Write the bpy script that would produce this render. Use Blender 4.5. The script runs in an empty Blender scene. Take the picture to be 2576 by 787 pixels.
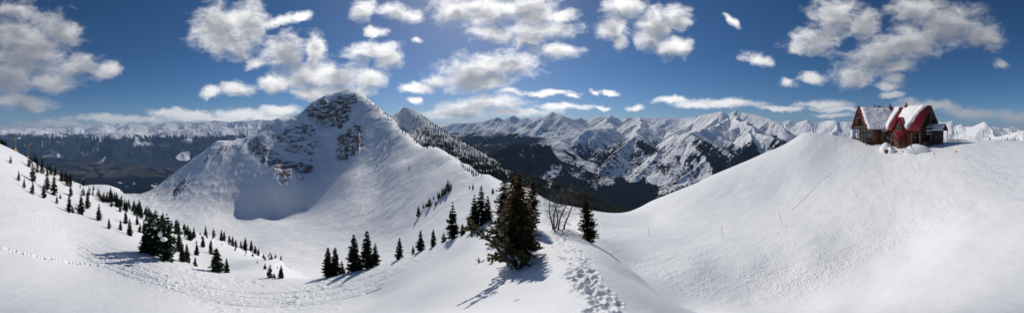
import bpy, bmesh, math, random
import numpy as np
from mathutils import Vector, Matrix, Euler
R = math.radians
SC = bpy.context.scene
COL = SC.collection

# ------------------------------------------------------------------ camera, exposure
PXD = 11.2                      # photograph units (2576 wide) per degree
XC, YC = 1288.0, 328.0          # straight ahead / the true horizon
def AZ(x): return (x - XC) / PXD
def EL(y): return (YC - y) / PXD
cam = bpy.data.objects.new('camera', bpy.data.cameras.new('camera'))
COL.objects.link(cam)
cam.rotation_euler = (R(90), 0, 0)
cam.data.type = 'PANO'
cam.data.panorama_type = 'EQUIRECTANGULAR'
cam.data.longitude_min = R(AZ(0)); cam.data.longitude_max = R(AZ(2576))
cam.data.latitude_min = R(EL(787)); cam.data.latitude_max = R(EL(0))
cam.data.clip_start = 0.05
cam.data.clip_end = 200000
SC.camera = cam
SC.view_settings.view_transform = 'Standard'
SC.view_settings.look = 'None'
SC.view_settings.exposure = -0.50
SC.view_settings.gamma = 1.0
SC.cycles.max_bounces = 6
SC.cycles.diffuse_bounces = 3
SC.cycles.volume_bounces = 0

# ------------------------------------------------------------------ sun and sky with its clouds
SUN_AZ, SUN_EL = AZ(1190), 37.6
sun = bpy.data.objects.new('sun', bpy.data.lights.new('sun', 'SUN'))
COL.objects.link(sun)
sun.data.energy = 4.3
sun.data.angle = R(0.55)
sun.data.color = (1.0, 0.955, 0.89)
sd = Vector((math.sin(R(SUN_AZ)) * math.cos(R(SUN_EL)), math.cos(R(SUN_AZ)) * math.cos(R(SUN_EL)), math.sin(R(SUN_EL))))
sun.rotation_euler = (-sd).to_track_quat('-Z', 'Y').to_euler()

# clouds: (x, y, half width, half height, tilt) in photograph units -> directions in the sky
CLOUDS = [
 (60,120,110,100,0),(20,190,90,50,0),(150,80,60,40,20),(200,165,60,28,-8),(262,178,45,22,-10),(120,205,80,30,0),(55,255,90,26,2),(40,25,60,26,0),
 (560,70,80,66,0),(620,60,60,58,10),(600,115,50,36,0),(700,55,55,14,-14),(755,42,30,13,-20),
 (715,130,60,50,20),(790,130,26,46,0),(770,190,75,38,0),(850,195,80,38,-10),(930,200,50,28,0),(690,210,50,22,0),(600,222,48,18,0),(535,230,40,15,0),
 (790,235,60,24,0),(880,230,70,20,0),(640,155,30,14,0),
 (930,130,75,26,-4),(980,148,38,24,0),(910,25,36,28,-40),(1005,33,58,22,6),(950,78,32,13,0),(1045,100,18,9,0),
 (1150,28,80,36,8),(1240,30,90,36,0),(1345,25,70,46,0),(1240,84,68,20,0),(1365,75,95,24,-4),(1395,125,72,19,6),(1330,100,50,20,0),(1420,40,40,20,0),
 (1225,172,135,40,-6),(1180,195,90,36,-10),(1290,160,70,34,6),(1220,205,60,22,0),(1045,221,52,13,0),(1100,200,40,20,0),
 (1040,254,26,9,0),(1235,258,95,22,0),(1180,272,90,18,0),(1130,286,110,12,0),(1380,234,80,8,0),(1278,228,32,10,0),(1420,268,90,9,0),(1440,240,20,6,0),(1535,231,28,7,4),
 (1300,282,110,12,0),(1500,232,14,6,0),(1598,270,30,7,0),(1515,272,22,5,0),
 (1545,70,42,40,10),(1570,15,60,28,0),(1650,60,55,42,0),(1700,45,45,30,0),(1690,120,60,26,0),(1640,95,40,30,0),(1555,105,22,20,0),
 (1840,55,12,24,-35),(1910,150,44,16,14),(1985,206,24,13,10),(2045,197,38,16,10),(1700,252,60,10,0),(1830,258,110,12,0),(1760,262,80,9,0),
 (2070,262,80,10,0),(2120,275,90,8,0),(1960,272,60,8,0),
 (2050,105,70,32,0),(2100,40,70,46,0),(2010,120,30,14,0),(2150,196,52,26,0),(2200,140,85,44,-14),(2290,110,110,48,-14),(2390,60,115,50,8),(2470,90,60,30,20),(2250,165,60,20,0),
 (2310,25,80,34,0),(2170,60,50,40,0),(2230,215,34,14,0),(2240,238,34,9,0),(2520,160,22,10,10),(2340,265,90,16,4),(2460,285,110,16,3),(2560,295,60,14,0),
 (2100,290,60,6,0),(2250,200,30,16,0),
 (300,300,170,12,0),(480,290,120,15,0),(420,284,60,12,0),(600,288,110,15,0),(700,280,60,14,0),(150,314,140,10,0),(640,296,90,12,0),(30,325,90,7,0),(520,300,150,10,0),
]
def build_world():
    w = bpy.data.worlds.new('World'); SC.world = w
    w.use_nodes = True
    nt = w.node_tree; N = nt.nodes; L = nt.links
    N.clear()
    def nd(t, **k):
        n = N.new(t)
        for a, v in k.items(): setattr(n, a, v)
        return n
    def put(sock, v):
        if isinstance(v, bpy.types.NodeSocket): L.new(v, sock)
        else: sock.default_value = v
    def M(op, a, b=0.0, c=0.0, clamp=False):
        n = nd('ShaderNodeMath', operation=op, use_clamp=clamp)
        put(n.inputs[0], a); put(n.inputs[1], b); put(n.inputs[2], c)
        return n.outputs[0]
    def V(op, a, b=None):
        n = nd('ShaderNodeVectorMath', operation=op)
        put(n.inputs[0], a)
        if b is not None: put(n.inputs[1], b)
        return n
    def sstep(x, lo, hi):
        n = nd('ShaderNodeMapRange', interpolation_type='SMOOTHSTEP')
        put(n.inputs[0], x); put(n.inputs[1], lo); put(n.inputs[2], hi)
        return n.outputs[0]
    def mix(f, a, b):
        n = nd('ShaderNodeMix', data_type='RGBA')
        put(n.inputs[0], f); put(n.inputs[6], a); put(n.inputs[7], b)
        return n.outputs[2]
    out = nd('ShaderNodeOutputWorld'); bg = nd('ShaderNodeBackground')
    tc = nd('ShaderNodeTexCoord'); d = tc.outputs['Generated']
    sky = nd('ShaderNodeTexSky', sky_type='NISHITA')
    sky.sun_disc = False
    sky.sun_elevation = R(SUN_EL); sky.sun_rotation = R(SUN_AZ)
    sky.altitude = SKY_ALT; sky.air_density = SKY_AIR; sky.dust_density = SKY_DUST; sky.ozone_density = SKY_OZONE
    hs = nd('ShaderNodeHueSaturation'); hs.inputs['Saturation'].default_value = SKY_SAT; hs.inputs['Value'].default_value = 1.0
    L.new(sky.outputs[0], hs.inputs['Color'])
    sp = nd('ShaderNodeSeparateXYZ'); L.new(d, sp.inputs[0])
    az = M('MULTIPLY', M('ARCTAN2', sp.outputs[0], sp.outputs[1]), 57.29578)
    el = M('MULTIPLY', M('ARCSINE', sp.outputs[2]), 57.29578)
    cb = nd('ShaderNodeCombineXYZ'); L.new(az, cb.inputs[0]); L.new(el, cb.inputs[1])
    # domain warp
    nw = nd('ShaderNodeTexNoise'); nw.inputs['Scale'].default_value = 0.28; nw.inputs['Detail'].default_value = 4
    L.new(cb.outputs[0], nw.inputs['Vector'])
    wv = V('SUBTRACT', nw.outputs['Color'], (0.5, 0.5, 0.5)).outputs[0]
    sc = nd('ShaderNodeVectorMath', operation='MULTIPLY'); L.new(wv, sc.inputs[0]); sc.inputs[1].default_value = (4.0, 2.6, 0)
    pos = V('ADD', cb.outputs[0], sc.outputs[0]).outputs[0]
    field = None
    for (x, y, a, b, t) in CLOUDS:
        g = nd('ShaderNodeTexGradient', gradient_type='SPHERICAL'); L.new(pos, g.inputs['Vector'])
        tm = g.texture_mapping; tm.vector_type = 'TEXTURE'
        tm.translation = (AZ(x), EL(y), 0); tm.rotation = (0, 0, R(-t)); tm.scale = (a / PXD * 1.12 * 1.6, b / PXD * 1.2 * 1.6, 1)
        v = g.outputs['Fac']
        if field is None: field = v
        else: field = M('SMOOTH_MAX', field, v, 0.10)
    field = M('SUBTRACT', M('MULTIPLY', field, 1.6), 0.6)
    above = V('ADD', pos, (0.0, 1.9, 0.0)).outputs[0]; f2 = None      # is there cloud over this point? then it is the shaded underside
    for (x, y, a, b, t) in CLOUDS:
        if b < 18: continue
        g = nd('ShaderNodeTexGradient', gradient_type='SPHERICAL'); L.new(above, g.inputs['Vector'])
        tm = g.texture_mapping; tm.vector_type = 'TEXTURE'
        tm.translation = (AZ(x), EL(y), 0); tm.rotation = (0, 0, R(-t)); tm.scale = (a / PXD * 1.12 * 1.6, b / PXD * 1.2 * 1.6, 1)
        f2 = g.outputs['Fac'] if f2 is None else M('MAXIMUM', f2, g.outputs['Fac'])
    f2 = M('SUBTRACT', M('MULTIPLY', f2, 1.6), 0.6)
    # billowy noise, in the direction's own space stretched flat towards the horizon
    def billow(vec, sc_, det, rough):
        n = nd('ShaderNodeTexNoise'); n.inputs['Scale'].default_value = sc_; n.inputs['Detail'].default_value = det
        n.inputs['Roughness'].default_value = rough
        L.new(vec, n.inputs['Vector']); return n.outputs['Fac']
    st = V('MULTIPLY', pos, (1.0, 1.7, 1.0)).outputs[0]
    n1 = billow(st, 0.20, 11, 0.62)
    dens = M('ADD', field, M('MULTIPLY', M('SUBTRACT', n1, 0.5), 1.8))
    cov = sstep(dens, -0.12, 0.78)
    # self shade: how much cloud lies between this point and the sun (sun is above): difference of the same noise sampled higher
    up = V('ADD', st, (0.0, 2.0, 0.0)).outputs[0]
    n2 = billow(up, 0.17, 4, 0.5)
    thick = sstep(M('ADD', M('ADD', M('MULTIPLY', f2, 0.75), M('MULTIPLY', field, 0.25)), M('MULTIPLY', M('SUBTRACT', n2, 0.5), 1.5)), -0.10, 1.0)
    # distance from the sun's direction brightens the cloud
    dt = V('DOT_PRODUCT', V('NORMALIZE', d).outputs[0], tuple(sd)).outputs['Value']
    near = sstep(dt, -0.4, 0.95)
    bright = mix(near, CLOUD_FAR, CLOUD_NEAR)
    grey = mix(near, CLOUD_FAR_BASE, CLOUD_NEAR_BASE)
    ccol = mix(thick, bright, grey)
    # sky strength
    sk = nd('ShaderNodeMix', data_type='RGBA', blend_type='MULTIPLY'); sk.inputs[0].default_value = 1.0
    L.new(hs.outputs[0], sk.inputs[6]); sk.inputs[7].default_value = (SKY_STR, SKY_STR, SKY_STR, 1)
    alpha = M('MULTIPLY', cov, mix_f(nd, L, near, 0.86, 0.97))
    col = mix(alpha, sk.outputs[2], ccol)
    L.new(col, bg.inputs['Color']); bg.inputs['Strength'].default_value = 1.0
    L.new(bg.outputs[0], out.inputs[0])
    w.cycles.sampling_method = 'MANUAL'; w.cycles.sample_map_resolution = 512
def mix_f(nd, L, f, a, b):
    n = nd('ShaderNodeMapRange'); L.new(f, n.inputs[0]); n.inputs[3].default_value = a; n.inputs[4].default_value = b
    return n.outputs[0]
SKY_ALT, SKY_AIR, SKY_DUST, SKY_OZONE, SKY_SAT, SKY_STR = 2300, 0.9, 2.0, 4.0, 1.20, 0.092
CLOUD_FAR, CLOUD_NEAR = (0.58, 0.59, 0.61, 1), (1.75, 1.72, 1.68, 1)
CLOUD_FAR_BASE, CLOUD_NEAR_BASE = (0.30, 0.32, 0.37, 1), (0.50, 0.53, 0.58, 1)
build_world()

# ------------------------------------------------------------------ numeric helpers
def _hash(ix, iy, seed):
    h = (ix.astype(np.int64) * 374761393 + iy.astype(np.int64) * 668265263 + seed * 1442695041) & 0xffffffff
    h = ((h ^ (h >> 13)) * 1274126177) & 0xffffffff
    return (h ^ (h >> 16)) & 0xffffffff
def noise(x, y, seed=0):
    """gradient noise, about -1..1"""
    x0 = np.floor(x); y0 = np.floor(y); fx = x - x0; fy = y - y0
    u = fx * fx * fx * (fx * (fx * 6 - 15) + 10); v = fy * fy * fy * (fy * (fy * 6 - 15) + 10)
    def g(dx, dy):
        a = _hash(x0 + dx, y0 + dy, seed) * (2 * math.pi / 4294967296.0)
        return np.cos(a) * (fx - dx) + np.sin(a) * (fy - dy)
    a = g(0, 0); b = g(1, 0); c = g(0, 1); d = g(1, 1)
    return ((a + (b - a) * u) * (1 - v) + (c + (d - c) * u) * v) * 1.5
def fbm(x, y, octv=5, seed=0, gain=0.5, lac=2.03):
    s = 0; a = 1; t = 0
    for i in range(octv):
        s = s + a * noise(x, y, seed + i * 17); t += a
        x = x * lac + 11.3; y = y * lac - 7.1; a *= gain
    return s / t
def ridged(x, y, octv=5, seed=0, gain=0.5, lac=2.07):
    s = 0; a = 1; t = 0; w = 1
    for i in range(octv):
        n = 1 - np.abs(noise(x, y, seed + i * 13)); n = n * n
        s = s + a * n * w; w = np.clip(n * 1.4, 0, 1); t += a
        x = x * lac + 5.3; y = y * lac + 9.1; a *= gain
    return s / t
def smooth(x, lo, hi):
    t = np.clip((x - lo) / (hi - lo), 0, 1); return t * t * (3 - 2 * t)
def in_poly(px, py, poly):
    inside = np.zeros(px.shape, bool); n = len(poly); j = n - 1
    for i in range(n):
        xi, yi = poly[i]; xj, yj = poly[j]
        c = ((yi > py) != (yj > py)) & (px < (xj - xi) * (py - yi) / (yj - yi + 1e-12) + xi)
        inside ^= c; j = i
    return inside
def poly_mask(px, py, poly, soft):
    """1 well inside, 0 well outside, soft edge of width soft (photo units)"""
    ins = in_poly(px, py, poly); d2 = np.full(px.shape, 1e9)
    n = len(poly)
    for i in range(n):
        ax, ay = poly[i]; bx, by = poly[(i + 1) % n]
        dx, dy = bx - ax, by - ay
        t = np.clip(((px - ax) * dx + (py - ay) * dy) / (dx * dx + dy * dy + 1e-9), 0, 1)
        d2 = np.minimum(d2, (px - ax - t * dx) ** 2 + (py - ay - t * dy) ** 2)
    d = np.sqrt(d2) * np.where(ins, 1, -1)
    return smooth(d, -soft / 2, soft / 2)
def mask_grid(px, py, poly, soft, k=3):
    """poly_mask on a coarse lattice of a big grid, spread back bilinearly"""
    m = poly_mask(px[::k, ::k], py[::k, ::k], poly, soft)
    nr, nc = px.shape
    ri = np.minimum(np.arange(nr) / k, m.shape[0] - 1.001); ci = np.minimum(np.arange(nc) / k, m.shape[1] - 1.001)
    r0 = ri.astype(int); c0 = ci.astype(int); fr = (ri - r0)[:, None]; fc = (ci - c0)[None]
    a = m[r0]; a = a * (1 - fr) + m[np.minimum(r0 + 1, m.shape[0] - 1)] * fr
    return a[:, c0] * (1 - fc) + a[:, np.minimum(c0 + 1, m.shape[1] - 1)] * fc
class TPS:
    """thin-plate surface of tan(elevation) over (azimuth, ln distance)"""
    def __init__(s, pts, lam=1e-4, az_s=20.0, r_s=1.5):
        s.az_s, s.r_s = az_s, r_s
        p = np.array(pts, float)
        s.P = np.c_[AZ(p[:, 0]) / az_s, np.log(p[:, 2]) * r_s]
        val = np.tan(np.radians(EL(p[:, 1])))
        n = len(p)
        K = s.phi(((s.P[:, None] - s.P[None]) ** 2).sum(-1)) + lam * np.eye(n)
        Q = np.c_[np.ones(n), s.P]
        A = np.block([[K, Q], [Q.T, np.zeros((3, 3))]])
        s.w = np.linalg.solve(A, np.r_[val, np.zeros(3)])
    @staticmethod
    def phi(d2): return 0.5 * d2 * np.log(d2 + 1e-12)
    def __call__(s, azd, r):
        """azd degrees, r metres -> z"""
        sh = np.shape(azd); a = np.ravel(azd) / s.az_s; b = np.log(np.ravel(r)) * s.r_s
        out = np.empty(a.shape)
        for i in range(0, len(a), 60000):
            aa = a[i:i + 60000, None]; bb = b[i:i + 60000, None]
            K = s.phi((aa - s.P[None, :, 0]) ** 2 + (bb - s.P[None, :, 1]) ** 2)
            out[i:i + 60000] = K @ s.w[:-3] + s.w[-3] + s.w[-2] * aa[:, 0] + s.w[-1] * bb[:, 0]
        return out.reshape(sh) * r
def fast_tps(tps, azs, rs):
    """evaluate coarse, then bicubic-ish (two smooth linear passes) upsample on the full grid"""
    ca = np.linspace(azs[0], azs[-1], max(60, int((azs[-1] - azs[0]) / 0.8)))
    lr = np.log(rs); cr = np.linspace(lr[0], lr[-1], max(60, int((lr[-1] - lr[0]) / 0.03)))
    Z = tps(*np.meshgrid(ca, np.exp(cr))) / np.exp(cr)[:, None]
    def up(Z, c, x):        # Catmull-Rom along axis 0
        t = (x - c[0]) / (c[1] - c[0]); i = np.clip(np.floor(t).astype(int), 0, len(c) - 2); f = (t - i)[:, None]
        g = lambda k: Z[np.clip(i + k, 0, len(c) - 1)]
        p0, p1, p2, p3 = g(-1), g(0), g(1), g(2)
        return p1 + 0.5 * f * (p2 - p0 + f * (2 * p0 - 5 * p1 + 4 * p2 - p3 + f * (3 * (p1 - p2) + p3 - p0)))
    Z = up(Z, cr, lr); Z = up(Z.T, ca, azs).T
    return Z * rs[:, None]
def grid_mesh(name, X, Y, Z, mat, attrs=None, wrap=False):
    nr, nc = X.shape
    co = np.stack([X, Y, Z], -1).reshape(-1, 3).astype(np.float32)
    idx = np.arange(nr * nc).reshape(nr, nc)
    q = np.stack([idx[:-1, :-1], idx[:-1, 1:], idx[1:, 1:], idx[1:, :-1]], -1).reshape(-1, 4)
    if wrap:
        q2 = np.stack([idx[:-1, -1], idx[:-1, 0], idx[1:, 0], idx[1:, -1]], -1).reshape(-1, 4); q = np.r_[q, q2]
    q = q[:, ::-1]
    me = bpy.data.meshes.new(name)
    me.vertices.add(len(co)); me.vertices.foreach_set('co', co.ravel())
    me.loops.add(q.size); me.loops.foreach_set('vertex_index', q.ravel().astype(np.int32))
    me.polygons.add(len(q)); me.polygons.foreach_set('loop_start', np.arange(0, q.size, 4, dtype=np.int32))
    me.polygons.foreach_set('loop_total', np.full(len(q), 4, np.int32))
    me.polygons.foreach_set('use_smooth', np.ones(len(q), bool))
    me.update(calc_edges=True)
    if attrs:
        for k, v in attrs.items():
            a = me.attributes.new(k, 'FLOAT', 'POINT'); a.data.foreach_set('value', np.ravel(v).astype(np.float32))
    me.materials.append(mat)
    ob = bpy.data.objects.new(name, me); COL.objects.link(ob)
    return ob
def structure(o): o['kind'] = 'structure'; return o

# ------------------------------------------------------------------ materials
def new_mat(name):
    m = bpy.data.materials.new(name); m.use_nodes = True
    return m, m.node_tree, m.node_tree.nodes['Principled BSDF']
class NT:
    def __init__(s, nt): s.nt = nt
    def nd(s, t, **k):
        n = s.nt.nodes.new(t)
        for a, v in k.items(): setattr(n, a, v)
        return n
    def put(s, sock, v):
        if isinstance(v, bpy.types.NodeSocket): s.nt.links.new(v, sock)
        else: sock.default_value = v
    def math(s, op, a, b=0.0, clamp=False):
        n = s.nd('ShaderNodeMath', operation=op, use_clamp=clamp); s.put(n.inputs[0], a); s.put(n.inputs[1], b); return n.outputs[0]
    def mix(s, f, a, b, bt='MIX'):
        n = s.nd('ShaderNodeMix', data_type='RGBA', blend_type=bt); s.put(n.inputs[0], f); s.put(n.inputs[6], a); s.put(n.inputs[7], b); return n.outputs[2]
    def noise(s, scale, detail=5, rough=0.55, vec=None):
        n = s.nd('ShaderNodeTexNoise'); n.inputs['Scale'].default_value = scale; n.inputs['Detail'].default_value = detail; n.inputs['Roughness'].default_value = rough
        if vec is not None: s.put(n.inputs['Vector'], vec)
        return n.outputs['Fac']
    def step(s, x, lo, hi, a=0.0, b=1.0):
        n = s.nd('ShaderNodeMapRange', interpolation_type='SMOOTHSTEP'); s.put(n.inputs[0], x)
        for i, v in ((1, lo), (2, hi), (3, a), (4, b)): s.put(n.inputs[i], v)
        return n.outputs[0]
    def attr(s, name):
        n = s.nd('ShaderNodeAttribute', attribute_name=name); return n.outputs['Fac']
    def obj(s): return s.nd('ShaderNodeTexCoord').outputs['Object']
    def mapped(s, scale, rot=(0, 0, 0)):
        m = s.nd('ShaderNodeMapping'); s.put(m.inputs['Vector'], s.obj()); m.inputs['Scale'].default_value = scale; m.inputs['Rotation'].default_value = rot; return m.outputs[0]
    def bump(s, h, strength, dist, bsdf):
        b = s.nd('ShaderNodeBump'); s.put(b.inputs['Height'], h); b.inputs['Strength'].default_value = strength; b.inputs['Distance'].default_value = dist
        s.nt.links.new(b.outputs[0], bsdf.inputs['Normal']); return b
SNOW = (0.86, 0.855, 0.85, 1)
def snow_material():
    m, nt, b = new_mat('snow'); t = NT(nt)
    o = t.obj()
    big = t.noise(0.35, 4, 0.5, o)
    b.inputs['Base Color'].default_value = SNOW
    t.put(b.inputs['Base Color'], t.mix(t.step(big, 0.3, 0.7), (0.83, 0.83, 0.83, 1), (0.87, 0.865, 0.855, 1)))
    b.inputs['Roughness'].default_value = 0.55; b.inputs['Specular IOR Level'].default_value = 0.25
    wind = t.mapped((0.9, 3.2, 1.0), (0, 0, R(25)))
    h = t.math('ADD', t.math('ADD', t.noise(6.0, 6, 0.6, o), t.math('MULTIPLY', t.noise(60.0, 3, 0.6, o), 0.25)), t.math('MULTIPLY', t.noise(1.0, 6, 0.65, wind), 1.6))
    t.bump(h, 0.35, 0.03, b)
    return m
M_SNOW = snow_material()

# ------------------------------------------------------------------ the near snow: knoll, pistes, lodge hill
NEAR = []
def pts(*a): NEAR.extend(a)
for x in range(-260, 2900, 160):                        # under the camera
    NEAR.append((x, 1108, 0.85))
for x in (-200, 0, 250, 500, 700, 850):   pts((x, 905, 2.8))
for x in (1800, 2000, 2250, 2500, 2740):  pts((x, 890, 3.0))
for x, y, r in ((1000,850,3.0),(1150,840,2.5),(1300,850,2.2),(1450,850,2.1),(1600,850,2.4),(1700,860,2.7)): pts((x, y, r))
# bottom edge of the photograph
for x, r in ((-200,7.5),(0,8.5),(200,9.8),(400,11.5),(550,13.5),(700,14),(840,12.2),(950,8),(1040,5.8),(1150,4.1),(1300,3.3),(1450,3.0),(1600,3.4),(1700,4.6),(1752,6.0)): pts((x, 787, r))
pts((1830,787,13),(1891,787,17.5),(2000,787,17.5),(2150,787,14),(2300,787,10.5),(2450,787,8.0),(2576,787,6.8),(2740,787,6.2))
# left: track lower edge, track upper edge, slope, crest
pts((-200,470,40),(0,520,36),(100,580,31),(200,640,28),(300,692,22),(400,735,17.5),
    (-200,420,62),(0,470,50),(100,520,47),(200,572,44),(300,615,35),(400,648,28),(470,668,27),(580,690,26),(700,702,23.5),
    (200,540,65),(100,470,78),(300,575,62),(400,610,70),(500,650,60),(543,683,44),(600,650,75),(680,665,75),
    (-200,300,130),(0,362,120),(60,392,122),(100,418,125),(200,463,130),(300,507,150),(400,553,170),(480,585,180),(560,600,190),(640,628,200),(710,662,190),(733,668,170),(733,700,230),(760,690,140),(790,706,60),(740,702,50),(740,700,110),(770,718,110))
for x, y, r in ((-200,300,130),(0,362,120),(100,418,125),(200,463,130),(300,507,150),(400,553,170),(480,585,180),(560,600,190),(640,628,165),(710,655,120)):
    pts((x, y + 55, r * 1.4), (x, y + 130, r * 2.2))
pts((780,770,250),(780,770,450),(850,810,300),(710,730,450),(640,720,450),(560,700,460),(950,830,300),(1100,800,300),(400,640,450),(740,710,180),(680,668,85),(710,684,85),(740,710,85),(780,800,85),(820,810,80),(660,662,130),(710,676,130),(740,715,150),(760,745,155),(780,780,150),(820,800,160),(760,720,100))
# centre left: the track's outer edge, then a steep drop
for x, y, r in ((780,702,24),(850,692,23.5),(950,668,23),(1050,635,21),(1120,608,19),(1190,580,16.5),(1240,548,16)):
    pts((x, y, r), (x, y + 12, r * 1.35), (x, y + 75, r * 2.2), (x, y + 150, r * 5))
pts((840,740,17),(950,745,14),(900,720,17.5),(1000,690,16.5),(1100,640,16.3),(1000,740,10.5),(1100,720,7.5),(1150,640,12))
# the knoll
pts((1300,670,6.6),(1400,650,6.2),(1500,680,4.9),(1300,600,10),(1400,600,9.4),(1450,640,6.4),(1200,680,7.2),(1180,610,12.5),(1240,600,11.5),(1600,740,4.4),
    (1300,556,14),(1350,560,13),(1400,571,12),(1442,578,11),(1467,597,10.5),(1530,636,9),(1602,689,8),(1658,739,7),(1713,770,6.4),(1580,700,6.4))
for x, y, r in ((1350,556,13),(1400,571,12),(1442,578,11),(1467,597,10.5),(1530,636,9),(1602,689,8),(1658,739,7),(1713,770,6.4)):
    pts((x, y + 26, r * 1.5), (x, y + 40, r * 2.0))
# saddle and shoulder behind the knoll
pts((1400,590,40),(1400,545,56),(1356,492,80),(1399,512,74),(1438,519,72),(1496,531,72),(1529,536,74),(1470,560,48),(1340,560,40),(1300,545,60),(1300,530,100),(1262,560,80),
    (1500,600,33))
# right: piste upper edge, mid, lower edge
pts((1530,576,45),(1636,594,40),(1741,608,38),(1820,602,38),(1886,594,38.5),(1969,569,41),(2060,540,44),(2161,501,48),(2227,469,53),(2305,433,59),(2400,392,68),(2500,372,78),(2740,352,100))
pts((1586,663,28),(1650,705,24),(1725,742,22),(1800,762,21),(1891,766,21.3),(1960,757,21.8),(2041,736,23),(2120,716,23.6),(2197,694,24.5),(2297,641,27),(2364,577,30.5),(2441,522,34),(2576,455,44),(2740,420,50))
pts((1620,630,33),(1740,660,29),(1891,670,28.5),(2041,640,30),(2197,590,34),(2300,520,40),(2420,450,48),(2576,405,60),
    (2100,770,17),(2250,730,17),(2400,650,19),(2500,600,20),(2576,560,21),(2740,520,21))
# lodge hill: face and crest
pts((1640,555,58),(1800,530,56),(1969,480,62),(2100,440,66),(2227,420,68),(2305,400,70),(1850,470,68),(2000,400,76),(2100,380,80))
pts((1579,533,76),(1639,506,78),(1698,482,80),(1792,441,84),(1847,418,87),(1920,386,91),(1984,358,95),(2024,334,98),(2060,335,98),(2100,341,95),(2140,350,92),
    (2200,366,84),(2290,371,80),(2380,366,82),(2420,358,88),(2500,352,95),(2576,354,98))
pts((2160,352,98),(2260,357,98),(2360,357,98),(2300,360,110),(2200,358,110),(2100,352,115),(2420,362,115))
for x, y, r in ((1356,492,80),(1399,512,74),(1438,519,72),(1496,531,72),(1529,536,74),(1579,533,76),(1639,506,78),(1698,482,80),(1792,441,84),(1847,418,87),(1920,386,91),(1984,358,95),(2024,334,98)):
    pts((x, y + 25, r * 1.25), (x, y + 90, r * 1.8), (x, y + 160, r * 2.6))
for x, y, r in ((2100,352,115),(2300,360,112),(2420,360,112),(2500,354,112),(2576,356,112),(2740,352,125)):
    pts((x, y + 45, r * 1.5), (x, y + 120, r * 2.2))
tps_near = TPS(NEAR)

PISTE_L = [(-400,360),(-200,405),(0,462),(60,505),(120,540),(200,572),(300,615),(400,648),(470,670),(580,692),(700,702),(780,702),(850,692),(950,668),(1050,635),(1120,608),(1190,580),
           (1150,610),(1100,640),(1000,692),(900,738),(840,787),(820,860),(560,860),(550,790),(400,740),(200,642),(0,522),(-200,470),(-400,430)]
PISTE_R = [(1470,545),(1530,574),(1636,592),(1741,606),(1820,600),(1886,592),(1969,567),(2060,538),(2161,499),(2227,467),(2305,431),(2400,392),(2500,372),(2740,352),
           (2900,400),(2740,420),(2576,455),(2458,505),(2441,524),(2364,580),(2297,643),(2197,696),(2120,718),(2041,738),(1960,759),(1891,768),(1800,764),(1725,744),(1650,712),(1586,668),(1530,640),(1450,590)]
def near_surface():
    azc = np.arange(-131, 131.01, 0.14)
    rs = np.exp(np.r_[np.arange(math.log(0.8), math.log(2.2), 0.03), np.arange(math.log(2.2), math.log(14), 0.0065), np.arange(math.log(14), math.log(60), 0.0042), np.arange(math.log(60), math.log(130), 0.008), np.arange(math.log(130), math.log(460), 0.02)])
    Z = fast_tps(tps_near, azc, rs)
    A, Rr = np.meshgrid(azc, rs)
    PX = A * PXD + XC; PY = YC - np.degrees(np.arctan(Z / Rr)) * PXD
    X = Rr * np.sin(np.radians(A)); Y = Rr * np.cos(np.radians(A))
    # gentle wind-shaped undulation everywhere
    Z = Z + 0.16 * fbm(X / 9, Y / 5, 3, 5) * smooth(Rr, 2, 30) + 0.02 * fbm(X / 1.3 + Y / 3, Y / 0.8, 3, 9) * smooth(Rr, 1.5, 8)
    # groomed, skied-out snow: chunks and grooves along the way
    mL = mask_grid(PX, PY, PISTE_L, 10) * (Rr > 7) * (Rr < 90) * (A < -6)
    mR = mask_grid(PX, PY, PISTE_R, 10) * (Rr > 16) * (Rr < 110) * (A > 10)
    m = np.maximum(mL, mR)
    patch = 0.35 + 0.65 * smooth(fbm(X / 6, Y / 6, 3, 21), -0.25, 0.35)
    rough = 0.6 * fbm(X / 0.8, Y / 0.8, 3, 31) + 0.8 * np.maximum(0, noise(X / 0.36 + 3, Y / 0.36, 37)) ** 1.5
    Z = Z + (mL * 0.17 + mR * 0.085) * patch * rough
    # drifted, wind-combed bank on the far right
    Z = Z + 0.22 * fbm((X + 0.8 * Y) / 5, (Y - 0.8 * X) / 26, 3, 83) * smooth(A, 70, 95) * smooth(Rr, 4, 12) * (1 - mR)
    # ski grooves running with the piste
    dR = PY + 0.10 * (PX - 1900) if False else None
    groove = np.zeros_like(Z)
    for (poly, mm, k) in ((PISTE_L, mL, 0), (PISTE_R, mR, 1)):
        # lengthwise streaks: noise stretched along the azimuth direction in log-polar space
        groove += mm * fbm(PX / 150 + k * 9, (PY + (0.45 * (PX - 2100) if k else -0.42 * (PX - 300)) * (np.abs(PX - (1890 if k else 700)) > 0)) / 9, 3, 41 + k)
    Z = Z + (0.06 * (A < 0) + 0.03 * (A > 0)) * groove * smooth(Rr, 10, 30)
    # soft lips along the pistes
    return azc, rs, A, Rr, X, Y, Z, PX, PY, m
azc, rsn, A, Rr, X, Y, Z, PX, PY, mpiste = near_surface()
rnd = random.Random(7)
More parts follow.
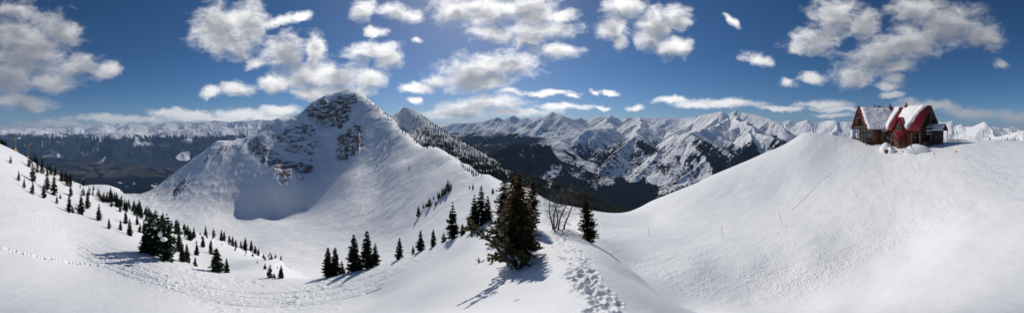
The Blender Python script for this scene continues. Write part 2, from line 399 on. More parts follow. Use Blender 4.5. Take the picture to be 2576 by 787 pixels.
# footprints: (photo x, y at the base surface, size m, depth)
def to_plan(x, y, tps=tps_near, lo=1.5, hi=240):
    """first hit of the view ray through a photo point with a surface -> (X, Y, Z)"""
    rr = np.exp(np.arange(math.log(lo), math.log(hi), 0.004))
    z = tps(np.full(rr.shape, AZ(x)), rr); e = np.degrees(np.arctan(z / rr))
    k = np.argmax(e >= EL(y) - 1e-9)
    if e[k] < EL(y) - 1e-6: k = int(np.argmax(e))
    r = rr[k]; a = R(AZ(x))
    return r * math.sin(a), r * math.cos(a), z[k]
def dent(cx, cy, rad, dep, ang=0.0, asp=1.0, rim=0.25):
    global Z
    a = math.degrees(math.atan2(cx, cy)); r0 = math.hypot(cx, cy); w = rad * 2.2
    ri = np.searchsorted(rsn, [r0 - w, r0 + w]); da = math.degrees(w / r0); ci = np.searchsorted(azc, [a - da, a + da])
    s = (slice(ri[0], ri[1]), slice(ci[0], ci[1]))
    dx = X[s] - cx; dy = Y[s] - cy
    u = (dx * math.cos(ang) + dy * math.sin(ang)) / rad; v = (-dx * math.sin(ang) + dy * math.cos(ang)) / (rad * asp)
    d = np.sqrt(u * u + v * v)
    Z[s] += -dep * (1 - smooth(d, 0.2, 1.05)) + dep * rim * np.exp(-((d - 1.25) / 0.25) ** 2)
TRAIL = [(1545,800),(1510,765),(1490,735),(1470,705),(1462,680),(1450,655),(1445,635),(1425,618),(1405,603)]
for i in range(len(TRAIL) - 1):
    (x0, y0), (x1, y1) = TRAIL[i], TRAIL[i + 1]
    for k in range(26):
        f = rnd.random(); x = x0 + (x1 - x0) * f; y = y0 + (y1 - y0) * f
        x += rnd.uniform(-1, 1) * (36 + 40 * max(0, (y - 600)) / 190) * rnd.random() ** 0.5
        px_, py_, pz_ = to_plan(x, y)
        dent(px_, py_, rnd.uniform(0.05, 0.13), rnd.uniform(0.012, 0.055), rnd.uniform(0, 3.1), rnd.uniform(0.6, 1.0), 0.35)
for x, y, s in ((1237,729,0.15),(1240,740,0.1),(1235,665,0.1),(1300,756,0.04)):
    p = to_plan(x, y); dent(p[0], p[1], s, 0.09, 0.3, 0.8, 0.3)
# a line of animal tracks across the smooth left slope
for k in range(27):
    f = k / 26; x = 12 + 232 * f + rnd.uniform(-2, 2); y = 625 + 41 * f + 6 * math.sin(f * 3) + rnd.uniform(-1.5, 1.5)
    p = to_plan(x, y); dent(p[0], p[1], 0.34, 0.17, 0.4, 0.6, 0.2)
# a ski track up the lodge hill
for k in range(90):
    f = k / 89; x = 1995 + 165 * f; y = 530 - 145 * f - 6 * math.sin(f * 3.1)
    p = to_plan(x, y); dent(p[0], p[1], 0.45, 0.10, 0.7, 0.6, 0.1)
# ski tracks sweeping round both pistes
def track(P, off, rad, dep, step):
    q = []
    for (x, y) in P:
        a, b, c_ = to_plan(x + off[0], y + off[1]); q.append((a, b))
    q = np.array(q); d = np.r_[0, np.cumsum(np.hypot(*np.diff(q, axis=0).T))]; n = int(d[-1] / step); s_ = np.linspace(0, d[-1], n)
    def cr(v):
        # smooth the polyline
        z_ = np.interp(s_, d, v); k = max(3, int(n / len(P))); ker = np.hanning(k + 2); ker /= ker.sum(); zp = np.pad(z_, (k, k), 'edge'); return np.convolve(zp, ker, 'same')[k:-k]
    xs, ys = cr(q[:, 0]), cr(q[:, 1])
    wob = 0.25 * np.sin(s_ / 3.1 + off[0]) + 0.12 * np.sin(s_ / 1.3 + off[1])
    for i in range(n):
        if rnd.random() < 0.12 + 0.3 * (math.sin(s_[i] / 7.0 + off[0]) > 0.5): continue
        dent(xs[i] + wob[i] * 0.4, ys[i] + wob[i] * 0.4, rad, dep, 0, 1.0, 0.3)
TR = [(2560,388),(2500,425),(2440,470),(2370,530),(2290,590),(2190,645),(2080,690),(1970,715),(1860,725),(1760,705),(1680,670),(1600,628)]
for k in range(13):
    o_ = (rnd.uniform(-6, 6), rnd.uniform(-62, 12)); i0 = rnd.randrange(0, 4); i1 = rnd.randrange(7, 12)
    track(TR[i0:i1 + 1], o_, 0.15, rnd.uniform(0.03, 0.06), 0.16)
TL = [(20,492),(100,555),(190,610),(290,660),(400,700),(520,735),(640,750),(760,745),(880,725),(980,690)]
for k in range(9):
    o_ = (rnd.uniform(-6, 6), rnd.uniform(-14, 30)); i0 = rnd.randrange(0, 3); i1 = rnd.randrange(6, 10)
    track(TL[i0:i1 + 1], o_, 0.14, rnd.uniform(0.04, 0.07), 0.15)
structure(grid_mesh('snow_slope', X, Y, Z, M_SNOW))

# ------------------------------------------------------------------ the bowl and the main peak
BOWL = [ # crest, peak to shoulder
 (874,228,1230),(900,232,1200),(921,246,1140),(954,270,1040),(991,302,890),(1023,334,760),(1042,353,680),(1083,369,560),(1116,378,490),(1153,399,420),(1185,422,350),(1199,434,320),(1231,438,270),(1266,455,230),(1300,470,190),(1330,485,160),
 # left skyline
 (821,243,1260),(773,267,1290),(759,283,1290),(715,295,1320),(677,309,1340),(653,329,1350),(590,353,1380),(542,358,1380),(518,375,1400),(484,401,1400),(446,430,1400),(388,474,1350),(340,488,1250),(306,481,1500),(200,470,1500),(0,470,1500),
 # face
 (830,300,1110),(800,350,1010),(850,400,840),(700,380,1030),(760,400,920),(700,430,880),(700,470,790),(620,430,980),(560,420,1080),(760,480,745),(840,460,700),
 (700,530,735),(770,520,690),(600,500,860),(600,535,800),(520,480,960),(480,470,1040),(440,480,1080),(400,500,1060),
 # floor
 (600,565,680),(520,560,700),(450,560,720),(690,560,620),(380,530,860),(330,505,1060),(420,600,480),(540,600,440),(640,600,440),(700,600,400),(800,600,360),(700,662,250),(780,700,130),(600,640,330),(850,690,150),(640,640,300),(760,560,520),
 # lit ridge flank towards the camera
 (900,600,320),(900,520,450),(880,450,620),(930,420,660),(900,330,900),(930,300,930),(905,380,760),(960,470,500),(1000,600,250),(1000,500,380),(1000,420,510),(960,350,760),(1030,400,540),(950,660,180),
 (1100,560,200),(1100,480,300),(1100,420,400),(1100,640,120),(1200,560,130),(1200,500,200),(1200,460,260),(1180,600,90),(1250,540,110),(1260,490,160),(1320,540,100),(1400,560,110),(1400,640,60)]
def extra(lst, fac, dy):
    return [(x, y + dy, r * fac) for x, y, r in lst]
crest = BOWL[:16]; sky_l = BOWL[16:30]
BOWL += extra(crest, 1.18, 22) + extra(crest, 1.7, 110) + extra(sky_l, 1.15, 25) + extra(sky_l, 1.6, 110)
tps_bowl = TPS(BOWL, 1e-5, 14.0, 2.2)
ROCKS = [ # photo polygons of the rocky faces
 [(770,268),(800,250),(850,240),(905,232),(905,262),(880,300),(862,330),(800,320),(775,300),(762,285)],
 [(845,340),(880,320),(915,300),(918,350),(910,385),(880,410),(850,405),(838,385)],
 [(610,350),(650,340),(680,370),(720,390),(790,410),(795,430),(760,460),(705,466),(690,440),(650,410),(620,385)],
 [(520,370),(600,355),(640,345),(700,320),(760,290),(800,310),(810,360),(790,410),(700,380),(640,350),(600,380),(540,400),(500,430)],
 [(425,480),(450,455),(475,440),(480,470),(455,495),(432,500)],
 [(965,330),(1000,320),(1005,350),(985,390),(965,385)]]
def smax(a, b, k): 
    h = np.clip(0.5 + 0.5 * (a - b) / k, 0, 1); return b + (a - b) * h + k * h * (1 - h)
def bowl_surface():
    azc = np.arange(-125, 8.01, 0.11)
    rs = np.exp(np.arange(math.log(85), math.log(2300), 0.006))
    Z = fast_tps(tps_bowl, azc, rs)
    A, Rr = np.meshgrid(azc, rs)
    PX = A * PXD + XC; PY = YC - np.degrees(np.arctan(Z / Rr)) * PXD
    X = Rr * np.sin(np.radians(A)); Y = Rr * np.cos(np.radians(A))
    rock = np.zeros_like(Z)
    wx = PX + 10 * fbm(X / 90, Y / 90, 3, 3); wy = PY + 8 * fbm(X / 80, Y / 80, 3, 8)
    for i, P in enumerate(ROCKS): rock = np.maximum(rock, mask_grid(wx, wy, P, (30, 30, 34, 60, 24, 24)[i]) * (0.97, 0.97, 0.97, 0.92, 0.95, 0.5)[i])
    vis = (Rr > 300)
    rock *= vis
    # broken ledges in the rock, ribs on the upper slopes, smooth floor
    led = ridged(X / 70 + Z / 50, Y / 70 - Z / 40, 5, 51)
    Z = Z + rock ** 2 * (13 * (led - 0.5) + 5 * fbm(X / 9, Y / 9, 3, 55))
    ribs = smooth(Rr, 600, 1000)
    Z = Z + ribs * (8 + 5 * smooth(-PY, -420, -300) * (1 - smooth(PX, 870, 930))) * (ridged(X / 110, Y / 110, 5, 61) - 0.5)
    flank = smooth(PX, 820, 900) * smooth(PY, 300, 360) * (1 - smooth(PY, 520, 600))
    Z = Z + flank * (5 * fbm(X / 60, Y / 200, 3, 63) + 2.2 * ridged(X / 16, Y / 45, 3, 71) * (1 - smooth(PX, 950, 1100)))
    Z = Z + 1.3 * fbm(X / 25, Y / 25, 3, 68)
    Z = Z + 0.45 * fbm(X / 5, Y / 9, 3, 69) * smooth(PX, 700, 1000)
    return azc, rs, A, Rr, X, Y, Z, PX, PY, rock
bazc, brs, BA, BR, BX, BY, BZ, BPX, BPY, brock = bowl_surface()
def rocky_snow_material():
    m, nt, b = new_mat('rocky_snow'); t = NT(nt); o = t.obj()
    ra = t.attr('rock')
    geo = t.nd('ShaderNodeNewGeometry'); sx = t.nd('ShaderNodeSeparateXYZ'); t.put(sx.inputs[0], geo.outputs['Normal'])
    steep = t.math('SUBTRACT', 1.0, sx.outputs[2])
    strat = t.mapped((0.026, 0.026, 0.10), (0.6, 0.5, 0.2))
    n = t.noise(1.0, 10, 0.72, strat)
    n2 = t.noise(0.35, 5, 0.6, o)
    v = t.math('ADD', t.math('MULTIPLY', n, 1.4), t.math('MULTIPLY', n2, 0.5))
    thr = t.math('SUBTRACT', 1.34, t.math('MULTIPLY', ra, 0.44))
    thr = t.math('SUBTRACT', thr, t.math('MULTIPLY', t.step(steep, 0.25, 0.6), 0.10))
    mask = t.step(t.math('SUBTRACT', v, thr), 0.0, 0.05)
    mask = t.math('MULTIPLY', mask, t.step(ra, 0.02, 0.25))
    rn = t.noise(0.03, 6, 0.6, o); rn2 = t.noise(0.6, 5, 0.7, o)
    rc = t.mix(t.step(rn, 0.42, 0.58), (0.20, 0.155, 0.12, 1), (0.50, 0.30, 0.17, 1))
    rc = t.mix(t.step(rn2, 0.35, 0.7), (0.08, 0.068, 0.06, 1), rc)
    col = t.mix(mask, SNOW, rc)
    t.put(b.inputs['Base Color'], col)
    b.inputs['Roughness'].default_value = 0.7; b.inputs['Specular IOR Level'].default_value = 0.2
    t.bump(t.math('ADD', t.noise(0.5, 8, 0.65, o), t.math('MULTIPLY', mask, 0.5)), 0.5, 0.8, b)
    return m
M_ROCKY = rocky_snow_material()
structure(grid_mesh('mountain', BX, BY, BZ, M_ROCKY, {'rock': brock}))

# ------------------------------------------------------------------ far mountains built from ridge lines
def P3(x, y, r):
    a = R(AZ(x)); return (r * math.sin(a), r * math.cos(a), r * math.tan(R(EL(y))))
def make_segments(ridges, seed):
    """each ridge: dict(p=[(x, y, r)...], s=steepness, sp=spur spacing, sl=spur length, L=softening)"""
    rn = random.Random(seed); segs = []; u0 = 0.0
    for rd in ridges:
        p0 = [P3(*q) for q in rd['p']]; p = [p0[0]]
        for a, b in zip(p0[:-1], p0[1:]):
            ln = math.hypot(b[0] - a[0], b[1] - a[1]); n = max(1, int(ln / 260)) if math.hypot(a[0], a[1]) < 12500 else max(1, int(ln / 600))
            for k in range(1, n + 1):
                f = k / n; e = 0 if k == n else 1; am = ln / n * 0.5
                p.append((a[0] + (b[0] - a[0]) * f + e * rn.uniform(-am, am) * 0.8, a[1] + (b[1] - a[1]) * f + e * rn.uniform(-am, am) * 0.8, a[2] + (b[2] - a[2]) * f + e * rn.uniform(-0.30, 0.06) * am))
        s = rd.get('s', 0.85); Lc = rd.get('L', 1500.0)
        for a, b in zip(p[:-1], p[1:]):
            ln = math.hypot(b[0] - a[0], b[1] - a[1]); segs.append((a, b, s, Lc, u0)); u0 += ln + 37
            n = max(1, int(ln / rd['sp'])) if rd.get('sp') else 0
            for k in range(n):
                f = (k + rn.uniform(0.2, 0.8)) / n
                st = [a[i] + (b[i] - a[i]) * f for i in range(3)]
                dx, dy = (b[0] - a[0]) / ln, (b[1] - a[1]) / ln
                for side in (-1, 1):
                    L = rd['sl'] * rn.uniform(0.6, 1.2); j = rn.uniform(-0.5, 0.5)
                    nx, ny = -dy * side + dx * j, dx * side + dy * j; q = math.hypot(nx, ny); nx /= q; ny /= q
                    z0 = st[2] - rn.uniform(10, 40); sg = rd.get('ss', 0.42) * rn.uniform(0.85, 1.2)
                    cur = (st[0], st[1], z0)
                    for m in range(3):
                        ang = rn.uniform(-0.3, 0.3); c_, s_ = math.cos(ang), math.sin(ang); nx, ny = nx * c_ - ny * s_, nx * s_ + ny * c_
                        nxt = (cur[0] + nx * L / 3, cur[1] + ny * L / 3, cur[2] - sg * L / 3 * (1.25 - 0.25 * m))
                        segs.append((cur, nxt, s * 1.05, Lc * 0.6, u0)); u0 += L / 3; cur = nxt
                    u0 += 91
    return segs
def ridge_height(X, Y, segs, z_floor, wx=0, wy=0):
    H = np.full(X.shape, z_floor, np.float32); U = np.zeros(X.shape, np.float32); D = np.full(X.shape, 1e4, np.float32)
    Xw = (X + wx).astype(np.float32); Yw = (Y + wy).astype(np.float32)
    ncol = X.shape[1]
    az = np.degrees(np.arctan2(X[0], Y[0]))
    for (a, b, s, Lc, u0) in segs:
        # only columns near the segment
        r0 = max(800.0, min(math.hypot(a[0], a[1]), math.hypot(b[0], b[1])))
        aa = math.degrees(math.atan2(a[0], a[1])); ab = math.degrees(math.atan2(b[0], b[1]))
        reach = Lc * (math.exp(min(3.0, (max(a[2], b[2]) - z_floor) / (s * Lc))) - 1) + 150
        pad = math.degrees(math.atan2(reach, max(2500.0, r0 - reach))) + 1
        c0, c1 = np.searchsorted(az, [min(aa, ab) - pad, max(aa, ab) + pad])
        if c1 <= c0: continue
        sl = (slice(None), slice(c0, c1))
        dx, dy = b[0] - a[0], b[1] - a[1]; l2 = dx * dx + dy * dy + 1e-6
        px = Xw[sl] - a[0]; py = Yw[sl] - a[1]
        t = np.clip((px * dx + py * dy) / l2, 0, 1)
        d = np.hypot(px - t * dx, py - t * dy)
        h = a[2] + (b[2] - a[2]) * t - s * Lc * np.log1p(d / Lc)
        Hs = H[sl]; k = h > Hs
        H[sl] = np.where(k, h, Hs)
        side = np.sign(px * dy - py * dx)
        U[sl] = np.where(k, u0 + t * math.sqrt(l2) + side * 5000, U[sl]); D[sl] = np.where(k, d, D[sl])
    return H.astype(float), U.astype(float), D.astype(float)

RIDGES_R = [
 # main skyline, left to right
 dict(p=[(1100,321,16000),(1140,310,15000),(1162,309,14500),(1222,303,13000),(1252,294,12500),(1268,302,12300),(1292,289,12000),(1310,299,11800),(1329,295,11500)], sp=1100, sl=2600),
 dict(p=[(1329,296,11500),(1345,300,11000),(1361,293,10300),(1375,291,10000),(1393,279,9600),(1405,287,9500),(1421,291,9600),(1440,299,9700),(1463,295,10300)], sp=900, sl=2300),
 dict(p=[(1463,297,11500),(1480,302,11300),(1500,291,10800),(1528,289,10300),(1547,292,10300),(1558,301,10800)], sp=900, sl=2200),
 dict(p=[(1558,302,15000),(1579,294,14600),(1609,299,14800),(1652,293,14500),(1677,298,14000),(1715,297,14000),(1745,293,13500),(1760,300,13000)], sp=1300, sl=2500),
 dict(p=[(1735,302,9600),(1758,294,9200),(1771,287,9000),(1788,285,8800),(1813,278,8500),(1830,288,8500),(1850,276,8600),(1869,282,8500),(1890,285,8300),(1920,293,8000),(1945,304,7700),(1975,322,7200)], sp=750, sl=2000, s=0.9),
 dict(p=[(1945,304,14500),(1966,306,14500),(1984,302,14500),(2004,308,14500),(2031,300,14000),(2045,306,14000),(2060,309,14000),(2080,303,14000),(2099,301,13500),(2114,307,13500),(2129,305,13500),(2200,301,13500),(2330,305,14000),(2395,303,14000)], sp=1100, sl=2300),
 dict(p=[(2395,304,12000),(2409,314,12000),(2418,311,11800),(2430,317,11800),(2448,318,11500),(2460,312,11300),(2474,305,11000),(2492,317,11000),(2520,322,11500),(2545,317,12000),(2576,328,12000),(2640,318,12000),(2740,322,12000)], sp=900, sl=2200),
 dict(p=[(2480,345,6000),(2530,338,5600),(2560,330,5500),(2600,326,5500),(2700,335,5500)], sp=600, sl=1400),
 # second rank
 dict(p=[(1278,306,10500),(1262,318,9800),(1240,335,9000),(1215,352,8200)], sp=900, sl=1800),
 dict(p=[(1278,306,10500),(1310,322,9500),(1335,330,9000),(1365,345,8300)], sp=900, sl=1600),
 dict(p=[(1393,279,9600),(1426,306,8400),(1458,328,7600),(1475,345,7000)], sp=700, sl=1500),
 dict(p=[(1393,279,9600),(1362,312,8500),(1345,335,8000)], sp=700, sl=1500),
 dict(p=[(1528,289,10300),(1535,310,8800),(1546,323,7900),(1560,338,7300)], sp=700, sl=1400),
 # near spurs running down towards the valley
 dict(p=[(1600,294,8600),(1611,294,8400),(1622,299,8200),(1650,318,7600),(1690,333,7000),(1715,345,6600)], sp=600, sl=1500),
 dict(p=[(1611,294,8400),(1590,315,7400),(1560,345,6700)], sp=600, sl=1400),
 dict(p=[(1560,338,7300),(1542,322,6600),(1510,322,6200),(1477,326,5900),(1440,342,5700),(1407,352,5500),(1375,376,5200)], sp=450, sl=1600, s=0.85, ss=0.5),
 dict(p=[(1477,326,5900),(1440,385,5000),(1400,430,4500)], sp=500, sl=900),
 dict(p=[(1540,322,6600),(1500,380,5200),(1450,440,4400)], sp=450, sl=900),
 dict(p=[(1596,340,5600),(1575,362,5200),(1554,381,4900),(1525,410,4500),(1500,440,4150)], sp=420, sl=1000),
 dict(p=[(1596,340,5600),(1625,356,5300),(1652,376,4950),(1640,410,4500)], sp=420, sl=900),
 dict(p=[(1596,340,5600),(1606,322,6600),(1611,294,8400)], sp=600, sl=900),
 dict(p=[(1681,344,5600),(1700,339,5300),(1720,340,5100),(1739,334,4950),(1757,343,4700),(1771,355,4500),(1790,372,4250),(1809,389,4050),(1830,412,3850),(1838,440,3700)], sp=380, sl=1500, s=0.95, ss=0.55),
 dict(p=[(1681,344,5600),(1660,372,5000),(1630,405,4500),(1600,442,4000)], sp=380, sl=900),
 dict(p=[(1739,334,4950),(1790,318,6200),(1830,296,8000)], sp=600, sl=1200),
 dict(p=[(1877,303,6800),(1895,318,6300),(1903,333,6000),(1941,342,5700),(1975,362,5300)], sp=480, sl=1300),
 dict(p=[(1877,303,6800),(1885,330,6000),(1890,350,5500),(1866,380,4900),(1843,412,4500)], sp=420, sl=1000),
 dict(p=[(1877,303,6800),(1850,300,7600),(1850,278,8600)], sp=600, sl=1000),
 dict(p=[(1877,303,6800),(1840,325,6300),(1800,345,6000)], sp=500, sl=1100),
 # the dark wooded hill in the valley
 dict(p=[(1225,392,4300),(1241,383,4400),(1270,371,4500),(1301,362,4600),(1347,362,4700),(1380,366,4800),(1407,352,5500)], sp=600, sl=1100, s=0.6, ss=0.4),
]
RIDGES_L = [
 dict(p=[(-160,352,15500),(-60,350,15500),(0,347,15200),(60,348,15000),(106,342,14600),(150,337,14500),(200,345,14400),(259,334,14400),(324,327,14300),(380,337,14500),(417,329,14400),(460,325,14400),(509,321,14500),(560,317,14700),(620,320,15000),(680,316,15000),(760,312,15000)], sp=1300, sl=3600, s=0.75, ss=0.40, L=1700),
 dict(p=[(-160,342,22000),(-60,338,22000),(0,333,22000),(50,330,22000),(106,325,22000),(145,329,22000),(185,319,22000),(220,323,22000),(259,311,21500),(290,319,21500),(324,311,21500),(370,318,21500),(417,307,21500),(450,314,21500),(509,305,21500),(560,309,21500),(610,302,21500),(640,306,21500),(680,301,21500),(760,303,21500),(850,306,21500)], sp=900, sl=2600, s=0.8),
 dict(p=[(-160,330,30000),(80,322,30000),(230,318,30000),(300,310,30000),(360,314,30000),(470,307,30000),(540,302,30000),(590,306,30000),(650,300,30000),(760,300,30000),(900,305,30000)], sp=1500, sl=2600, s=0.8),
]
FORESTS_R = [[(1225,392),(1241,380),(1270,369),(1301,360),(1347,360),(1385,368),(1395,395),(1380,420),(1350,450),(1300,450),(1240,420)],
 [(1716,336),(1745,333),(1771,352),(1809,386),(1834,412),(1832,440),(1790,455),(1795,425),(1765,385),(1735,350)],
 [(1892,348),(1872,368),(1846,400),(1836,425),(1880,410),(1908,385),(1905,362)],
 [(1596,338),(1640,362),(1660,378),(1630,388),(1606,372)],
 [(1130,340),(1180,322),(1230,318),(1330,345),(1372,352),(1330,362),(1240,382),(1200,378)],
 [(1380,470),(1440,462),(1500,478),(1540,470),(1560,450),(1590,462),(1620,455),(1660,470),(1650,500),(1720,470),(1660,540),(1400,540)],
 [(1940,340),(1990,360),(1950,378),(1930,360)],[(1600,340),(1570,365),(1555,380),(1500,430),(1480,450),(1470,440),(1520,400),(1570,350)]]
def far_surface(ridges, a0, a1, da, r0, r1, dr, z_floor, seed, forests, treeline, name):
    azs = np.arange(a0, a1, da); rs = np.exp(np.arange(math.log(r0), math.log(r1), dr))
    A, Rr = np.meshgrid(azs, rs); X = Rr * np.sin(np.radians(A)); Y = Rr * np.cos(np.radians(A))
    w = 110; wx = w * fbm(X / 900, Y / 900, 3, seed); wy = w * fbm(X / 900, Y / 900, 3, seed + 5)
    H, U, D = ridge_height(X, Y, make_segments(ridges, seed), z_floor, wx, wy)
    if name == 'l': H = z_floor + (H - z_floor) * smooth(H - z_floor, 170, 620)
    rel = smooth(H - z_floor, 0, 250)
    # gullies running down the fall line, and broken relief
    H = H + rel * smooth(D, 5, 160) * (38 * ridged(U / 150, D / 1500, 4, seed + 9) + 34 * (ridged(X / 520, Y / 520, 5, seed + 11) - 0.5)) - rel * 6
    far = smooth(Rr, 6000, 12000)
    H = H + rel * smooth(D, 60, 900) * (70 + 110 * far) * (ridged(X / 1500, Y / 1500, 5, seed + 41) - 0.55)
    H = H + (13 * fbm(X / 130, Y / 130, 4, seed + 3) + 30 * (ridged(X / 300, Y / 300, 4, seed + 47) - 0.55) * 0.5) * rel
    PX = A * PXD + XC; PY = YC - np.degrees(np.arctan(H / Rr)) * PXD
    # woods: thin streaks between avalanche paths, thicker lower down
    st = fbm(U / 95, D / 1100, 4, seed + 21); br = fbm(X / 260, Y / 260, 4, seed + 23); big = fbm(X / 1500, Y / 1500, 3, seed + 29)
    low = smooth(-H, -treeline - 60, -treeline + 520)
    f = -0.75 + 1.0 * low + 1.25 * st + 0.35 * br + 0.35 * big
    for P in forests: f = f + 0.72 * mask_grid(PX + 9 * br, PY + 12 * st, P, 16)
    f = np.where(H > treeline + 130, f - (H - treeline - 130) / 300, f)
    rock = 0.45 + 0.5 * fbm(U / 60, D / 350, 4, seed + 31) + 0.35 * fbm(X / 200, Y / 200, 4, seed + 37)
    return azs, rs, X, Y, H, f, rock
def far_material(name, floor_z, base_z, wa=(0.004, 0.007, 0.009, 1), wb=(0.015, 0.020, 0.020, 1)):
    m, nt, b = new_mat(name); t = NT(nt); o = t.obj()
    f = t.attr('forest'); rk = t.attr('rock')
    n = t.noise(0.022, 7, 0.7, o); n2 = t.noise(0.006, 5, 0.6, o)
    mask = t.step(t.math('ADD', f, t.math('MULTIPLY', t.math('SUBTRACT', n, 0.5), 2.4)), 0.12, 0.42)
    rmask = t.step(t.math('ADD', rk, t.math('MULTIPLY', t.math('SUBTRACT', n, 0.5), 2.2)), 0.60, 0.92, 0.0, 0.85)
    wood = t.mix(t.step(n, 0.35, 0.65), wa, wb)
    col = t.mix(rmask, SNOW, (0.075, 0.07, 0.075, 1))
    col = t.mix(mask, col, wood)
    if floor_z is not None:       # the farmed valley floor
        sp = t.nd('ShaderNodeSeparateXYZ'); t.put(sp.inputs[0], o)
        fl = t.step(sp.outputs[2], floor_z + 90, floor_z + 25)
        mp = t.mapped((0.00045, 0.0011, 0), (0, 0, R(-62)))
        v = t.nd('ShaderNodeTexVoronoi'); t.put(v.inputs['Vector'], mp); v.inputs['Scale'].default_value = 3.4; v.inputs['Randomness'].default_value = 0.85
        sv = t.nd('ShaderNodeSeparateColor'); t.put(sv.inputs[0], v.outputs['Color'])
        n3 = t.noise(1.0, 6, 0.65, mp)
        fields = t.mix(t.step(sv.outputs[0], 0.2, 0.8), (0.045, 0.042, 0.038, 1), (0.10, 0.085, 0.070, 1))
        fields = t.mix(t.step(t.math('ADD', sv.outputs[1], t.math('MULTIPLY', n3, 0.6)), 0.95, 1.05), fields, (0.008, 0.012, 0.012, 1))
        fields = t.mix(t.step(t.math('ADD', sv.outputs[2], t.math('MULTIPLY', n3, 0.5)), 1.26, 1.29), fields, (0.55, 0.56, 0.58, 1))
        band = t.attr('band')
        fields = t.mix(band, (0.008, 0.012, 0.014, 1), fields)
        snowp = t.step(t.math('ADD', t.noise(2.2, 5, 0.6, mp), t.math('MULTIPLY', t.attr('patch'), 0.5)), 1.00, 1.03)
        fields = t.mix(snowp, fields, (0.62, 0.64, 0.67, 1))
        col = t.mix(fl, col, fields)
    t.put(b.inputs['Base Color'], col); b.inputs['Roughness'].default_value = 1.0; b.inputs['Specular IOR Level'].default_value = 0.0
    t.bump(t.noise(0.012, 9, 0.7, o), 0.7, 25.0, b)
    return m
a_, r_, X_, Y_, H_, f_, k_ = far_surface(RIDGES_R, -22, 131, 0.10, 1900, 19000, 0.0045, -1150, 3, FORESTS_R, 10, 'r')
structure(grid_mesh('far_mountains', X_, Y_, H_, far_material('snowy_range', None, -1150), {'forest': f_, 'rock': k_}))
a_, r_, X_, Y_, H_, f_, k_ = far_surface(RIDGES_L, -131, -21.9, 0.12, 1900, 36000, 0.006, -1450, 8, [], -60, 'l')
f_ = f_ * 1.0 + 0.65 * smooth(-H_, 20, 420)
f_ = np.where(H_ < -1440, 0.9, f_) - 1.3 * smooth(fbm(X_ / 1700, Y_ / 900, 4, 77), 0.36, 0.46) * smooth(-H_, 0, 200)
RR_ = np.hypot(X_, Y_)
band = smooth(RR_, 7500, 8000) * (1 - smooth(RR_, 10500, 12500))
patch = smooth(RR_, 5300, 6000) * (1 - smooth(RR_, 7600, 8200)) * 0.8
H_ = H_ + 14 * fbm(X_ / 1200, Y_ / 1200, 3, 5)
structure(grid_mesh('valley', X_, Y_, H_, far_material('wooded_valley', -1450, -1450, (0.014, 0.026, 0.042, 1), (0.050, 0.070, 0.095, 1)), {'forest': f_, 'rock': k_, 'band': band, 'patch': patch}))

# ------------------------------------------------------------------ the wooded shoulder behind the crest
SHOULDER = [(960,300,1900),(985,292,1750),(1002,282,1720),(1020,270,1700),(1040,281,1680),(1060,293,1660),(1100,320,1600),(1150,350,1520),(1200,375,1450),(1250,405,1350),(1300,435,1250),(1350,450,1150),(1400,465,1050),(1450,480,950),(1500,505,850),(1560,532,780),(1650,570,740)]
tps_sh = TPS(SHOULDER + extra(SHOULDER, 1.15, 20) + extra(SHOULDER, 1.8, 150) +
   [(980,310,1450),(1040,345,1300),(1100,385,1150),(1150,412,1050),(1200,440,960),(1250,470,850),(1300,490,750),(1400,520,600),(1500,548,520),(1560,565,480),(1650,600,450),
    (1000,400,1000),(1100,470,850),(1200,520,650),(1300,570,500),(1450,600,380),(1600,650,330),(1020,330,1500),(1100,348,1380),(1200,405,1200),(1300,462,980),(1400,492,820),(1500,525,690)], 1e-4, 14.0, 2.2)
def shoulder_surface():
    azs = np.arange(-32, 36, 0.1); rs = np.exp(np.arange(math.log(330), math.log(2900), 0.006))
    Z = fast_tps(tps_sh, azs, rs); A, Rr = np.meshgrid(azs, rs)
    X = Rr * np.sin(np.radians(A)); Y = Rr * np.cos(np.radians(A))
    Z = Z - 400 * (1 - smooth(A * PXD + XC, 1000, 1120)) * (1 - smooth(Rr, 900, 1350))
    Z = Z + 9 * (ridged(X / 130, Y / 130, 4, 91) - 0.5) + 2 * fbm(X / 20, Y / 20, 3, 95)
    PX = A * PXD + XC; PY = YC - np.degrees(np.arctan(Z / Rr)) * PXD
    sky = np.interp(PX, [q[0] for q in SHOULDER], [q[1] for q in SHOULDER])
    clump = smooth(fbm((X + Y) / 150, (X - Y) / 42, 4, 15), -0.30, 0.22)
    below = smooth(PY - sky, 2, 42)
    wood = np.clip((0.50 + 0.50 * below * clump) * smooth(PX, 985, 1110) + 0.55 * smooth(PX, 1200, 1330) * smooth(fbm(X / 60, Y / 60, 3, 19), -0.35, 0.0), 0, 1)
    return azs, rs, X, Y, Z, wood
sazs, srs, SX, SY, SZ, SWOOD = shoulder_surface()
def shoulder_material():
    m, nt, b = new_mat('wooded_snow'); t = NT(nt); o = t.obj()
    n = t.noise(0.05, 7, 0.7, o)
    c = t.mix(t.step(n, 0.60, 0.68, 0, 0.8), SNOW, (0.10, 0.095, 0.09, 1))
    w = t.step(t.math('ADD', t.attr('wood'), t.math('MULTIPLY', t.math('SUBTRACT', t.noise(0.09, 6, 0.7, o), 0.5), 2.0)), 0.55, 0.85)
    t.put(b.inputs['Base Color'], t.mix(w, c, (0.012, 0.016, 0.014, 1))); b.inputs['Specular IOR Level'].default_value = 0.0
    b.inputs['Roughness'].default_value = 0.7; t.bump(t.noise(0.2, 7, 0.6, o), 0.5, 2.0, b)
    return m
structure(grid_mesh('hillside', SX, SY, SZ, shoulder_material(), {'wood': SWOOD}))

